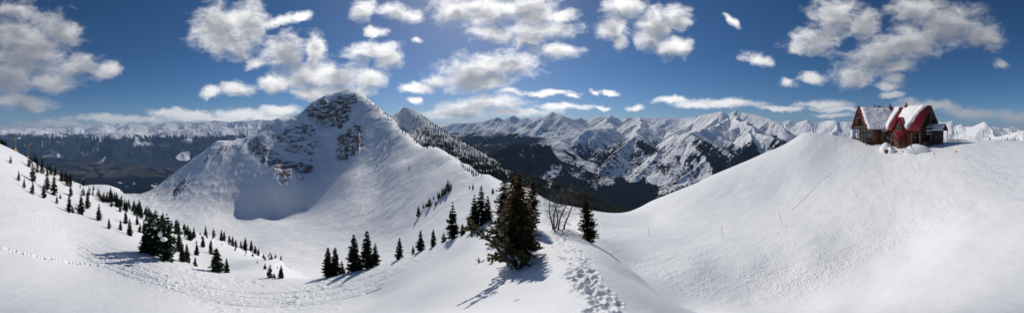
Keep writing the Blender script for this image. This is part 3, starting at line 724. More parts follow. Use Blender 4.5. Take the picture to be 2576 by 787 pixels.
# ------------------------------------------------------------------ air
def haze():
    bm = bmesh.new(); bmesh.ops.create_cube(bm, size=1.0)
    me = bpy.data.meshes.new('haze'); bm.to_mesh(me); bm.free()
    o = bpy.data.objects.new('haze', me); COL.objects.link(o)
    zb, zt = -1560.0, 1100.0
    o.scale = (76000, 76000, zt - zb); o.location = (0, 0, (zt + zb) / 2)
    m = bpy.data.materials.new('haze'); m.use_nodes = True; nt = m.node_tree; nt.nodes.clear()
    out = nt.nodes.new('ShaderNodeOutputMaterial'); v = nt.nodes.new('ShaderNodeVolumePrincipled')
    v.inputs['Color'].default_value = (0.36, 0.60, 1.0, 1); v.inputs['Density'].default_value = HAZE; v.inputs['Anisotropy'].default_value = 0.0
    nt.links.new(v.outputs[0], out.inputs['Volume'])
    me.materials.append(m); o['kind'] = 'stuff'
    return o
HAZE = 2.0e-5
haze()

# ------------------------------------------------------------------ things: names, labels, groups
def tag(o, label=None, cat=None, group=None, kind=None):
    if label: o['label'] = label
    if cat: o['category'] = cat
    if group: o['group'] = group
    if kind: o['kind'] = kind
    return o
def empty(name, loc=(0, 0, 0), rot=(0, 0, 0), scale=1.0):
    o = bpy.data.objects.new(name, None); COL.objects.link(o); o.location = loc; o.rotation_euler = rot; o.scale = (scale,) * 3 if not hasattr(scale, '__len__') else scale
    o.empty_display_size = 0.2
    return o
def link_mesh(name, me, parent=None):
    o = bpy.data.objects.new(name, me); COL.objects.link(o); o.parent = parent; return o
def mesh_from(name, V, F, mats, mi=None, smooth_=False):
    me = bpy.data.meshes.new(name); V = np.asarray(V, np.float32)
    lens = np.array([len(f) for f in F], np.int32) if not isinstance(F, np.ndarray) else np.full(len(F), F.shape[1], np.int32)
    flat = np.concatenate([np.asarray(f, np.int32) for f in F]) if not isinstance(F, np.ndarray) else F.astype(np.int32).ravel()
    me.vertices.add(len(V)); me.vertices.foreach_set('co', V.ravel())
    me.loops.add(len(flat)); me.loops.foreach_set('vertex_index', flat)
    me.polygons.add(len(lens)); me.polygons.foreach_set('loop_start', np.r_[0, np.cumsum(lens)[:-1]].astype(np.int32)); me.polygons.foreach_set('loop_total', lens)
    if mi is not None: me.polygons.foreach_set('material_index', np.asarray(mi, np.int32))
    if smooth_: me.polygons.foreach_set('use_smooth', np.ones(len(lens), bool))
    for m in (mats if isinstance(mats, (list, tuple)) else [mats]): me.materials.append(m)
    me.update(calc_edges=True)
    return me
def tube_arrays(path, radii, sides=6):
    V, F = [], []
    up = Vector((0, 0, 1))
    for i, p in enumerate(path):
        p = Vector(p); a = Vector(path[max(i - 1, 0)]); b = Vector(path[min(i + 1, len(path) - 1)])
        d = (b - a).normalized(); s = d.cross(Vector((0, 1, 0.01)) if abs(d.z) > 0.9 else up).normalized(); t = d.cross(s)
        for k in range(sides):
            an = 2 * math.pi * k / sides; V.append(tuple(p + (s * math.cos(an) + t * math.sin(an)) * radii[i]))
    for i in range(len(path) - 1):
        for k in range(sides):
            F.append((i * sides + k, i * sides + (k + 1) % sides, (i + 1) * sides + (k + 1) % sides, (i + 1) * sides + k))
    F.append(tuple(range(sides))[::-1]); F.append(tuple((len(path) - 1) * sides + k for k in range(sides)))
    return V, F
class Geo:
    def __init__(s): s.V, s.F = [], []
    def add(s, V, F):
        o = len(s.V); s.V += list(V); s.F += [tuple(i + o for i in f) for f in F]
    def tube(s, path, radii, sides=6): s.add(*tube_arrays(path, radii if hasattr(radii, '__len__') else [radii] * len(path), sides))
    def mesh(s, name, mats, smooth_=False): return mesh_from(name, s.V, s.F, mats, smooth_=smooth_)

def simple_mat(name, col, rough=0.7, metal=0.0, var=0.25, scale=3.0, bump=0.0):
    m, nt, b = new_mat(name); t = NT(nt); o = t.obj()
    n = t.noise(scale, 5, 0.6, o); c1 = tuple(c * (1 - var) for c in col) + (1,); c2 = tuple(min(1, c * (1 + var)) for c in col) + (1,)
    t.put(b.inputs['Base Color'], t.mix(t.step(n, 0.3, 0.7), c1, c2)); b.inputs['Roughness'].default_value = rough; b.inputs['Metallic'].default_value = metal
    if bump: t.bump(n, bump, 0.02, b)
    return m
def needle_mat(name, brown=0.0, lo=0.5, dark=(0.009, 0.016, 0.009), light=(0.032, 0.048, 0.022)):
    m, nt, b = new_mat(name); t = NT(nt); o = t.obj()
    n = t.noise(9.0, 4, 0.6, o)
    c = t.mix(t.step(n, 0.35, 0.65), dark + (1,), light + (1,))
    if brown > 0:
        sp = t.nd('ShaderNodeSeparateXYZ'); t.put(sp.inputs[0], o)
        h = t.math('ADD', sp.outputs[2], t.math('MULTIPLY', t.math('SUBTRACT', t.noise(11.0, 5, 0.65, o), 0.5), 2.0))
        c = t.mix(t.step(h, lo, lo + 0.35, 0.0, brown), c, t.mix(t.noise(30.0, 3, 0.6, o), (0.045, 0.026, 0.010, 1), (0.24, 0.115, 0.045, 1)))
    t.put(b.inputs['Base Color'], c); b.inputs['Roughness'].default_value = 0.6; b.inputs['Specular IOR Level'].default_value = 0.12
    out = nt.nodes['Material Output']; tr = t.nd('ShaderNodeBsdfTranslucent'); t.put(tr.inputs[0], t.mix(1.0, c, (1.6, 1.6, 1.3, 1), 'MULTIPLY'))
    ms = t.nd('ShaderNodeMixShader'); ms.inputs[0].default_value = 0.28 if brown > 0 else 0.12
    nt.links.new(b.outputs[0], ms.inputs[1]); nt.links.new(tr.outputs[0], ms.inputs[2]); nt.links.new(ms.outputs[0], out.inputs[0])
    return m
M_NEEDLE = needle_mat('fir_needles')
M_BROWN = needle_mat('fir_needles_rusty_top', 0.62, 0.40, (0.024, 0.028, 0.013), (0.095, 0.088, 0.036))
M_BROWN2 = needle_mat('fir_needles_golden_top', 0.75, 0.62, (0.014, 0.020, 0.010), (0.060, 0.062, 0.020))
M_BARK = simple_mat('fir_bark', (0.09, 0.075, 0.065), 0.9, 0, 0.4, 14.0, 0.5)
M_DEAD = simple_mat('weathered_dead_wood', (0.13, 0.115, 0.10), 0.85, 0, 0.4, 12.0, 0.5)

def conifer(seed, levels, nbr, npos, width, z0=0.05, lean=0.0, blade=1.0, gap=0.0, prof=0.85, droop=0.35, sides=6, nb=2):
    """unit-height fir: (trunk V,F), (crown V,F)"""
    rn = np.random.RandomState(seed); V = []; F = []
    trunk = Geo(); path = []
    for i in range(9):
        f = i / 8; path.append((lean * f * f + 0.006 * math.sin(f * 9 + seed), 0.006 * math.cos(f * 7 + seed), f * 0.985 - 0.03))
    trunk.tube(path, [0.018 * (1 - 0.93 * i / 8) * (1.35 if i == 0 else 1) for i in range(9)], sides)
    def quad(c, d, side, L, W):
        o = len(V)
        V.append(c - d * L * 0.25); V.append(c + side * W + d * L * 0.25); V.append(c + d * L); V.append(c - side * W + d * L * 0.25); F.append((o, o + 1, o + 2, o + 3))
    for k in range(levels):
        f = (k + rn.uniform(0, 0.8)) / levels; z = z0 + (1 - z0) * f ** 0.92
        Rr = width * ((1 - f) ** prof) * rn.uniform(0.78, 1.15) * (0.75 + 0.25 * min(1, f * 8)) + 0.012
        tx = lean * z * z
        for b in range(nbr):
            if rn.rand() < gap: continue
            a = rn.uniform(0, 2 * math.pi); R1 = Rr * rn.uniform(0.6, 1.15)
            da = np.array([math.cos(a), math.sin(a), 0.0]); sd_ = np.array([-math.sin(a), math.cos(a), 0.0])
            for p in range(npos):
                q = (p + 0.6) / npos
                zz = z - droop * R1 * q + 0.28 * R1 * q * q * q + rn.uniform(-0.004, 0.004)
                c = np.array([tx, 0, zz]) + da * R1 * q * 0.9
                for j in range(nb):
                    an = rn.uniform(-0.9, 0.9); d = da * math.cos(an) + sd_ * math.sin(an) + np.array([0, 0, rn.uniform(-0.55, 0.35)]); d /= np.linalg.norm(d)
                    sv = np.cross(d, [0, 0, 1.0]) + np.array([0, 0, rn.uniform(-0.8, 0.8)]); sv /= np.linalg.norm(sv)
                    L = (R1 * 0.38 + 0.012) * blade * rn.uniform(0.7, 1.25) * (1 - 0.3 * q)
                    quad(c, d, sv, L, L * rn.uniform(0.24, 0.42))
    # leader
    for j in range(4): quad(np.array([lean, 0, 0.955 + j * 0.01]), np.array([rn.uniform(-.3, .3), rn.uniform(-.3, .3), 1.0]), np.array([math.cos(j), math.sin(j), 0]), 0.035, 0.006)
    return trunk, (np.array(V), np.array(F))
def tree_protos(kind, n, mat, **k):
    out = []
    for i in range(n):
        tr, (V, F) = conifer(kind * 100 + i * 7 + 1, **k)
        o = len(tr.V)
        one = mesh_from('fir', np.r_[np.array(tr.V), V], [tuple(f) for f in tr.F] + [tuple(f + o) for f in F], [M_BARK, mat], [0] * len(tr.F) + [1] * len(F))
        out.append((tr.mesh('trunk', M_BARK), mesh_from('crown', V, F, mat), one))
    return out
P_MID = tree_protos(1, 6, M_NEEDLE, levels=26, nbr=9, npos=4, width=0.19, blade=1.25)
P_SPIRE = tree_protos(2, 4, M_NEEDLE, levels=32, nbr=9, npos=3, width=0.145, prof=0.75, blade=1.35)
P_SMALL = tree_protos(3, 6, M_NEEDLE, levels=15, nbr=8, npos=3, width=0.23, blade=1.6)
P_BUSHY = tree_protos(4, 4, M_NEEDLE, levels=22, nbr=10, npos=4, width=0.27, blade=1.1, prof=0.7)

def grid_z(azs, rs, Z, x, y):
    a = math.degrees(math.atan2(x, y)); r = math.hypot(x, y)
    ci = np.clip(np.interp(a, azs, np.arange(len(azs))), 0, len(azs) - 1.001); ri = np.clip(np.interp(r, rs, np.arange(len(rs))), 0, len(rs) - 1.001)
    c = int(ci); q = int(ri); fc = ci - c; fr = ri - q
    return (Z[q, c] * (1 - fc) + Z[q, c + 1] * fc) * (1 - fr) + (Z[q + 1, c] * (1 - fc) + Z[q + 1, c + 1] * fc) * fr
def ground_z(x, y):
    r = math.hypot(x, y); zs = []
    if r < rsn[-1]: zs.append(grid_z(azc, rsn, Z, x, y))
    a = math.degrees(math.atan2(x, y))
    if r > brs[0] and bazc[0] < a < bazc[-1]: zs.append(grid_z(bazc, brs, BZ, x, y))
    return max(zs)
def hit(x, y, lo=1.5, hi=1900):
    """where the view ray through a photo point first meets the near snow or the mountain"""
    rr = np.exp(np.arange(math.log(lo), math.log(hi), 0.01)); a = R(AZ(x))
    te = math.tan(R(EL(y)))
    prev = None
    for r in rr:
        g = ground_z(r * math.sin(a), r * math.cos(a)) - te * r
        if g >= 0:
            if prev is not None and prev[1] < 0: r = prev[0] + (r - prev[0]) * (-prev[1]) / (g - prev[1])
            return r * math.sin(a), r * math.cos(a), r
        prev = (r, g)
    k = max(rr[:600], key=lambda q: ground_z(q * math.sin(a), q * math.cos(a)) / q)
    return k * math.sin(a), k * math.cos(a), k
N_TREES = [0]; T_LOG = []
def plant(x, yt, yb, protos, label, group, parts=True, r=None, lean=0.0, wide=1.0, lo=1.5, name='fir_tree'):
    if r is None: px_, py_, r = hit(x, yb, lo)
    else: px_, py_ = r * math.sin(R(AZ(x))), r * math.cos(R(AZ(x)))
    g = ground_z(px_, py_) - 0.05
    h = r * math.tan(R(EL(yt))) - g
    h = max(h, 0.4)
    i = N_TREES[0]; N_TREES[0] += 1
    rn = random.Random(i * 31 + 5)
    T_LOG.append((x, yb, round(r, 1), round(h, 1)))
    tr, cr, one = protos[rn.randrange(len(protos))]
    rz = rn.uniform(0, 6.28)
    if parts:
        o = empty(name, (px_, py_, g), (0, lean, rz), (h * wide, h * wide, h))
        link_mesh('trunk', tr, o); link_mesh('crown', cr, o)
    else:
        o = link_mesh(name, one); o.location = (px_, py_, g); o.rotation_euler = (0, lean, rz); o.scale = (h * wide, h * wide, h)
    tag(o, label, 'tree', group)
    return o
G_SLOPE = 'fir trees scattered down the left snow slope'
L_SLOPE = 'one of the many plain dark firs scattered over the left snow slope'
# (x, top, base) in photograph units
SLOPE = [(82,453,489),(73,387,420),(86,385,408),(106,394,436),(119,429,478),(136,436,491),(178,461,494),
 (316,528,563),(302,515,533),(155,424,457),(167,429,454),(139,415,443),(95,396,420),
 (530,605,637),(495,610,642),(511,593,622),(445,550,571),(464,562,579),(488,571,599),
 (517,568,593),(537,573,597),(557,577,606),(564,580,606),(577,590,611),(585,593,619),(593,602,622),(606,605,624),(617,596,630),(632,604,631),(642,617,637),(650,626,642),
 (636,634,645),(679,633,642),(693,639,650),(707,642,654),(647,655,662),(667,662,677),(690,686,699),(280,500,520),(196,520,530),(190,516,527),(183,519,536),(210,470,492),(128,412,440),
 (152,486,500),(143,492,512),(352,560,585),(362,552,580),(345,540,566),(438,590,612),(530,628,640),(412,560,590)]
for i, (x, yt, yb) in enumerate(SLOPE): plant(x, yt, yb, P_MID if yb - yt > 24 else P_SMALL, L_SLOPE, G_SLOPE, parts=(yb - yt > 24), wide=1.0)
rnd = random.Random(11)
CRX = [62, 100, 200, 300, 400, 480, 560, 640, 700]; CRY = [394, 418, 463, 507, 553, 585, 600, 628, 652]
for i in range(125):
    x = 66 + (480 - 66) * rnd.random() ** 0.85; c = float(np.interp(x, CRX, CRY))
    yb = c + rnd.uniform(-1, 20) ; hgt = rnd.uniform(9, 27) * (1.15 if x > 250 else 0.9)
    plant(x, yb - hgt, yb, P_SMALL, L_SLOPE, G_SLOPE, parts=False)
for i in range(26):
    x = rnd.uniform(480, 700); c = float(np.interp(x, CRX, CRY)); yb = c + rnd.uniform(1, 26); hgt = rnd.uniform(4, 13)
    plant(x, yb - hgt, yb, P_SMALL, L_SLOPE, G_SLOPE, parts=False)
# told-apart trees
for (x, yt, yb, lab) in [
 (27,390,411,'lone small fir on open snow just below the near lift tower'),
 (47,428,455,'leftmost of the two small firs low on the upper left slope'),
 (61,447,473,'sparse little fir with thin top, right of the leftmost low fir'),
 (110,459,499,'slim fir on open snow below the tall upper left firs'),
 (204,484,539,'left tree of the tall pair midway down the left slope'),
 (220,480,525,'right tree of the tall pair midway down the left slope'),
 (249,512,555,'lone fir on open snow right of the tall midway pair'),
 (274,548,576,'small slim fir lowest on open snow before the broad fir'),
 (303,552,579,'short fir just left of the broad fir above the snowy clump'),
 (450,579,633,'tall ragged fir right of the big snow-laden clump'),
 (459,615,659,'left fir of the pair beside the left piste edge'),
 (491,646,669,'tiny fir at the piste edge right of the pair'),
 (570,650,686,'slim spire fir right of the broad dark fir by the piste'),
 (707,667,700,'slim fir at the piste edge, rightmost on the left slope')]:
    plant(x, yt, yb, P_MID if yb - yt > 24 else P_SMALL, lab, G_SLOPE, parts=(yb - yt > 24))
plant(82, 406, 457, P_MID, 'tallest fir of the upper left slope, below the far lift tower', G_SLOPE)
plant(174, 487, 535, P_MID, 'fir with a bent forked foot halfway down the left slope', G_SLOPE)
plant(326, 549, 593, P_MID, 'broad fir just above the big snow-laden clump on the left slope', G_SLOPE)
plant(544, 623, 684, P_BUSHY, 'broad dark fir at the lower edge of the left treed slope, beside the piste', G_SLOPE)
plant(470, 613, 660, P_MID, 'fir at the right side of a pair beside the left piste edge', G_SLOPE)
plant(679, 667, 699, P_SMALL, 'small fir at the piste edge, lowest pair of the left slope', G_SLOPE)
# the big clump
M_TSNOW = M_SNOW
c1 = plant(379, 528, 618, P_BUSHY, 'large left fir of the big snow-laden clump beside the left piste', 'fir trees of the big clump', r=30, wide=0.72)
c2 = plant(396, 532, 628, P_BUSHY, 'dark middle fir of the big clump beside the left piste', 'fir trees of the big clump', r=29, wide=0.75)
c3 = plant(421, 537, 645, P_BUSHY, 'rightmost tall fir of the big clump beside the left piste', 'fir trees of the big clump', r=27.4, wide=0.75)
c4 = plant(366, 560, 616, P_BUSHY, 'low left fir at the foot of the big clump beside the piste', 'fir trees of the big clump', r=30.5, wide=0.8)
def lump(name, c, s, seed, mat, parent=None):
    bm = bmesh.new(); bmesh.ops.create_icosphere(bm, subdivisions=3, radius=1.0)
    rn = random.Random(seed); ox, oy = rn.uniform(0, 50), rn.uniform(0, 50)
    co = np.array([v.co[:] for v in bm.verts]); n = fbm(co[:, 0] * 1.6 + ox + co[:, 2], co[:, 1] * 1.6 + oy - co[:, 2] * 0.7, 3, seed)
    for v, k in zip(bm.verts, n): v.co = Vector((v.co.x * s[0], v.co.y * s[1], v.co.z * s[2])) * (1 + 0.28 * k)
    for f in bm.faces: f.smooth = True
    me = bpy.data.meshes.new(name); bm.to_mesh(me); bm.free(); me.materials.append(mat)
    o = link_mesh(name, me, parent)
    if parent is None: o.location = c
    return o
bpy.context.view_layer.update()
for (x, y, r, s, par) in ((412, 602, 26.0, (0.36, 0.36, 0.22), c3), (403, 590, 26.9, (0.22, 0.25, 0.34), c2), (392, 571, 28.9, (0.2, 0.3, 0.12), c1)):
    a = R(AZ(x)); w = Vector((r * math.sin(a), r * math.cos(a), r * math.tan(R(EL(y)))))
    o = lump('caught_snow', (0, 0, 0), s, int(x), M_TSNOW, par)
    o.matrix_world = Matrix.Translation(w)
    o.matrix_parent_inverse = par.matrix_world.inverted(); o.matrix_basis = Matrix.Translation(w)
# trees standing along the edge of the lower piste
EDGE = [(825,623,682,P_SPIRE,'leftmost of the spire firs along the outer edge of the piste'),
 (843,623,679,P_SPIRE,'thin fir close beside the leftmost spire fir at the piste edge'),
 (890,590,676,P_SPIRE,'tall spire fir left of the twin firs at the piste edge'),
 (923,580,671,P_SPIRE,'tallest spire fir of the twin at the piste edge'),
 (944,612,665,P_MID,'shorter right fir of the twin at the piste edge'),
 (1005,598,646,P_MID,'lone bushy fir at the piste edge between the twin firs and the low pair'),
 (1058,578,631,P_MID,'dense fir with a sapling at its left by the piste edge'),
 (1090,577,620,P_SPIRE,'slim see-through fir at the upper piste edge'),
 (1116,584,614,P_SMALL,'stubby dark fir beside the slim fir at the upper piste edge'),
 (1138,508,608,P_MID,'big ragged fir with a long left bough at the top of the piste edge'),
 (1164,562,594,P_BUSHY,'low bushy fir at the right foot of the ragged fir'),
 (1039,618,637,P_SMALL,'tiny sapling at the piste edge left of the dense fir'),
 (860,656,679,P_SMALL,'sparse sapling right of the leftmost spire firs'),
 (906,645,676,P_SMALL,'small fir between the tall spire firs at the piste edge')]
for (x, yt, yb, P, lab) in EDGE:
    plant(x, yt, yb, P, lab, 'firs along the piste edge', parts=(yb - yt > 20), r=float(np.interp(x, [780, 850, 950, 1050, 1120, 1190], [24.3, 23.8, 23.3, 21.3, 19.3, 16.8])), wide=1.0 if P is not P_SPIRE else 1.15)
plant(1194, 490, 572, P_MID, 'left fir of the dark trio behind the snow knoll', 'dark fir trio behind the knoll', r=15.6, wide=1.1)
plant(1211, 466, 574, P_MID, 'tallest middle fir of the dark trio behind the snow knoll', 'dark fir trio behind the knoll', r=15.4, wide=1.0)
plant(1227, 492, 570, P_MID, 'right fir of the dark trio behind the snow knoll', 'dark fir trio behind the knoll', r=15.8, wide=1.1)
# line of firs up the flank of the bowl
FLANK = [(1053,517,545),(1065,510,524),(1072,508,521),(1079,496,522),(1083,498,517),(1091,492,502),(1102,481,501),(1106,482,498),(1113,471,494),(1118,470,488),(1121,465,486),(1127,450,482),(1130,460,478),(1134,457,475),(1096,504,518),(1108,494,500)]
for x, yt, yb in FLANK: plant(x, yt, yb, P_SMALL, 'small dark fir in the line climbing the lit flank of the bowl', 'firs in a line up the bowl flank', parts=False, lo=90)
plant(1030, 416, 426, P_SMALL, 'lone tiny tree in the middle of the smooth bowl flank', None, parts=False, lo=90)
plant(1181, 466, 474, P_SMALL, 'left of two tiny shrubs on the snow crest behind the dark trio', None, parts=False, lo=60, name='shrub', wide=1.5)
plant(1190, 461, 475, P_SMALL, 'thin upright shrub, right of two on the snow crest behind the dark trio', None, parts=False, lo=60, name='shrub')
plant(1240, 473, 486, P_BUSHY, 'round shrub on the snow between the dark trio and the big rusty fir', None, parts=False, lo=60, name='shrub', wide=1.3)
for i, (x, yt, yb) in enumerate([(1187,421,434),(1191,424,438),(1197,428,441),(1203,430,440),(1176,418,428),(1170,414,424),(1181,418,430),(1212,434,442),(1160,405,414),(1165,409,419)]):
    plant(x, yt, yb, P_SMALL, 'small fir on the crest where the bowl meets the wooded hillside', 'firs on the bowl crest', parts=False, lo=90)
# trees peeping over the lodge hill's left shoulder
for i, (x, yt, yb) in enumerate([(1655,489,500),(1664,486,497),(1672,484,496),(1680,474,492),(1690,478,489),(1704,470,482),(1716,466,477),(1728,460,471),(1742,456,466),(1640,492,503),(1755,450,460)]):
    plant(x, yt, yb + 8, P_SMALL, 'small fir peeping over the left shoulder of the lodge hill', 'firs behind the lodge hill shoulder', parts=False, r=105)
# dark shrubs at the far right rim and the top left corner
for (x, yt, yb) in [(2529,347,353),(2535,345,352),(2541,347,352),(2547,344,351),(2553,343,351),(2560,347,352),(2490,344,351)]:
    plant(x, yt, yb + 3, P_SMALL, 'tiny dark shrub on the far right rim of the snow', 'shrubs on the right rim', parts=False, r=120, name='shrub', wide=1.4)
for (x, yt, yb) in [(2,346,361),(8,349,360),(14,351,360),(5,352,364)]:
    plant(x, yt, yb + 2, P_BUSHY, 'dark shrub on the crest at the left end beside the lift tower', 'shrubs by the lift', parts=False, r=119, name='shrub', wide=1.2)

# ---- the knoll's own trees
def hero_tree(x, yt, yb, r, seed, mat, label, group=None, width=0.22, rz=0.0, lean=0.0, **k):
    kk = dict(levels=40, nbr=12, npos=6, width=width, blade=0.62, nb=3, sides=8, gap=0.12, prof=0.72); kk.update(k)
    tr, (V, F) = conifer(seed, **kk)
    px_, py_ = r * math.sin(R(AZ(x))), r * math.cos(R(AZ(x))); g = ground_z(px_, py_) - 0.04
    h = r * math.tan(R(EL(yt))) - g
    T_LOG.append((x, yb, r, round(h, 2), round(YC - math.degrees(math.atan(g / r)) * PXD)))
    o = empty('fir_tree', (px_, py_, g), (0, lean, rz), h)
    link_mesh('trunk', tr.mesh('trunk', M_BARK), o)
    # bare boughs seen through the needles
    bg = Geo(); rn = random.Random(seed)
    for i in range(46):
        z = 0.08 + 0.8 * i / 46; a = rn.uniform(0, 6.28); L = kk['width'] * (1 - z) ** 0.75 * rn.uniform(0.6, 0.95)
        bg.tube([(0, 0, z), (math.cos(a) * L * 0.5, math.sin(a) * L * 0.5, z - 0.16 * L), (math.cos(a) * L, math.sin(a) * L, z - 0.2 * L)], [0.005, 0.0035, 0.001], 4)
    link_mesh('bough', bg.mesh('bough', M_BARK), o)
    link_mesh('crown', mesh_from('crown', V, F, mat), o)
    tag(o, label, 'tree', group); return o
hero_tree(1306, 437, 646, 7.2, 901, M_BROWN, 'largest fir on the knoll, rusty brown at the top, footprints to its right', None, width=0.25, gap=0.12, nbr=12, prof=0.62, z0=0.16, droop=0.5)
hero_tree(1340, 443, 572, 11.0, 907, M_BROWN, 'dark tall fir close behind the rusty fir, to its right', 'firs behind the rusty fir', width=0.17, prof=0.5)
hero_tree(1268, 452, 560, 10.6, 911, M_NEEDLE, 'dark ragged fir close behind the rusty fir, to its left', 'firs behind the rusty fir', width=0.25, prof=0.55)
hero_tree(1292, 445, 600, 8.6, 915, M_BROWN, 'brownish fir hard against the back of the rusty fir', 'firs behind the rusty fir', width=0.24, prof=0.5)
hero_tree(1482, 483, 606, 10.3, 919, M_BROWN2, 'lone slender fir with golden brown top, right of the bare dead trees', None, width=0.20, prof=0.6, gap=0.25, lean=-0.08)
# the leaning young pine
def leaning_tree():
    r = 6.3; x0 = 1303; px_, py_ = r * math.sin(R(AZ(x0))), r * math.cos(R(AZ(x0))); g = ground_z(px_, py_) - 0.03
    o = empty('leaning_pine', (px_, py_, g)); T = Geo(); V = []; F = []
    rn = np.random.RandomState(5)
    right = np.array([math.cos(R(AZ(x0))), -math.sin(R(AZ(x0))), 0]); fwd = np.array([math.sin(R(AZ(x0))), math.cos(R(AZ(x0))), 0]); up = np.array([0, 0, 1.0])
    def pt(dx, dy, dz): return right * dx + fwd * dy + up * dz
    s = r / math.cos(R(30)) / PXD * math.pi / 180 * 1.0        # metres per photo unit here
    stems = [[(0,0),(-22,34),(-55,72),(-82,104),(-102,128)], [(-40,54),(-70,74),(-98,90),(-120,98)], [(-12,22),(-40,34),(-62,40)], [(-4,8),(-36,14),(-54,22)], [(0,4),(-18,46),(-24,78)], [(2,0),(10,26),(8,50)],[(4,0),(22,20),(26,36)]]
    for si, st in enumerate(stems):
        P = [pt(a * s * 1.05, -0.12 * si % 0.3 - 0.05 * k, b * s * 1.12) for k, (a, b) in enumerate(st)]
        T.tube([tuple(p) for p in P], [0.034 * (0.9 ** si) * (1 - 0.75 * k / (len(P) - 1)) for k in range(len(P))], 6)
        for k in range(len(P) - 1):
            seg = P[k + 1] - P[k]; L = np.linalg.norm(seg); d0 = seg / L; n = int(L / 0.014)
            bare = (si == 0 and k < 1)
            for q in range(n):
                if bare and rn.rand() < 0.7: continue
                c = P[k] + seg * (q / n)
                for j in range(3):
                    v = rn.normal(size=3); v -= d0 * v.dot(d0); v /= np.linalg.norm(v); dd = d0 * 0.75 + v * 0.8; dd /= np.linalg.norm(dd)
                    sv = np.cross(dd, d0); sv /= np.linalg.norm(sv) + 1e-6; LL = rn.uniform(0.05, 0.10); o_ = len(V)
                    V.extend([c, c + dd * LL * 0.5 + sv * 0.017, c + dd * LL, c + dd * LL * 0.5 - sv * 0.017]); F.append((o_, o_ + 1, o_ + 2, o_ + 3))
            # side twigs with needle tufts
            for q in range(int(L / 0.075) + 1):
                if bare and rn.rand() < 0.5: continue
                c = P[k] + seg * rn.rand(); v = rn.normal(size=3); v -= d0 * v.dot(d0) * 0.6; v[2] -= 0.2; v /= np.linalg.norm(v); tl = rn.uniform(0.08, 0.22) * (1.1 - 0.18 * k)
                T.tube([tuple(c), tuple(c + v * tl)], [0.006, 0.002], 4)
                for m in range(int(tl / 0.006)):
                    cc = c + v * tl * rn.uniform(0.2, 1.0); w = rn.normal(size=3); w /= np.linalg.norm(w); dd = v * 0.7 + w * 0.7; dd /= np.linalg.norm(dd)
                    sv = np.cross(dd, v); sv /= np.linalg.norm(sv) + 1e-6; LL = rn.uniform(0.05, 0.085); o_ = len(V)
                    V.extend([cc, cc + dd * LL * 0.5 + sv * 0.017, cc + dd * LL, cc + dd * LL * 0.5 - sv * 0.017]); F.append((o_, o_ + 1, o_ + 2, o_ + 3))
    link_mesh('trunk', T.mesh('trunk', M_BARK), o)
    link_mesh('crown', mesh_from('crown', np.array(V), np.array(F), needle_mat('pine_needles', 0, 0, (0.030, 0.040, 0.014), (0.150, 0.135, 0.045))), o)
    tag(o, 'young pine leaning left out of the snow at the foot of the rusty fir', 'tree')
leaning_tree()
def sprig(x, yb, h, n, seed, label):
    px_, py_, r = hit(x, yb); g = ground_z(px_, py_) - 0.02; o = empty('fir_sprig', (px_, py_, g)); T = Geo(); V = []; F = []
    rn = np.random.RandomState(seed)
    for i in range(n):
        d = np.array([rn.uniform(-1, 1), rn.uniform(-1, 1), rn.uniform(0.3, 1.2)]); d /= np.linalg.norm(d); L = h * rn.uniform(0.6, 1.1)
        T.tube([(0, 0, 0), tuple(d * L * 0.5 + np.array([0, 0, 0.02])), tuple(d * L)], [0.006, 0.004, 0.002], 4)
        for m in range(34):
            f = 0.25 + 0.75 * rn.rand(); c = d * L * f; w = rn.normal(size=3); w /= np.linalg.norm(w); dd = d * 0.6 + w * 0.8; dd /= np.linalg.norm(dd)
            sv = np.cross(dd, d); sv /= np.linalg.norm(sv) + 1e-6; LL = rn.uniform(0.03, 0.06); o_ = len(V)
            V.extend([c, c + dd * LL * 0.5 + sv * 0.008, c + dd * LL, c + dd * LL * 0.5 - sv * 0.008]); F.append((o_, o_ + 1, o_ + 2, o_ + 3))
    link_mesh('stem', T.mesh('stem', M_BARK), o); link_mesh('needles', mesh_from('needles', np.array(V), np.array(F), M_NEEDLE), o)
    tag(o, label, 'sprig')
sprig(1206, 661, 0.20, 6, 1, 'wider buried sprig of fir tips poking from the knoll snow, left of the other')
sprig(1232, 655, 0.17, 3, 2, 'narrow buried fir tip poking from the knoll snow near the leaning pine')
sprig(1326, 640, 0.30, 6, 3, 'low fir tips at the right foot of the rusty fir')
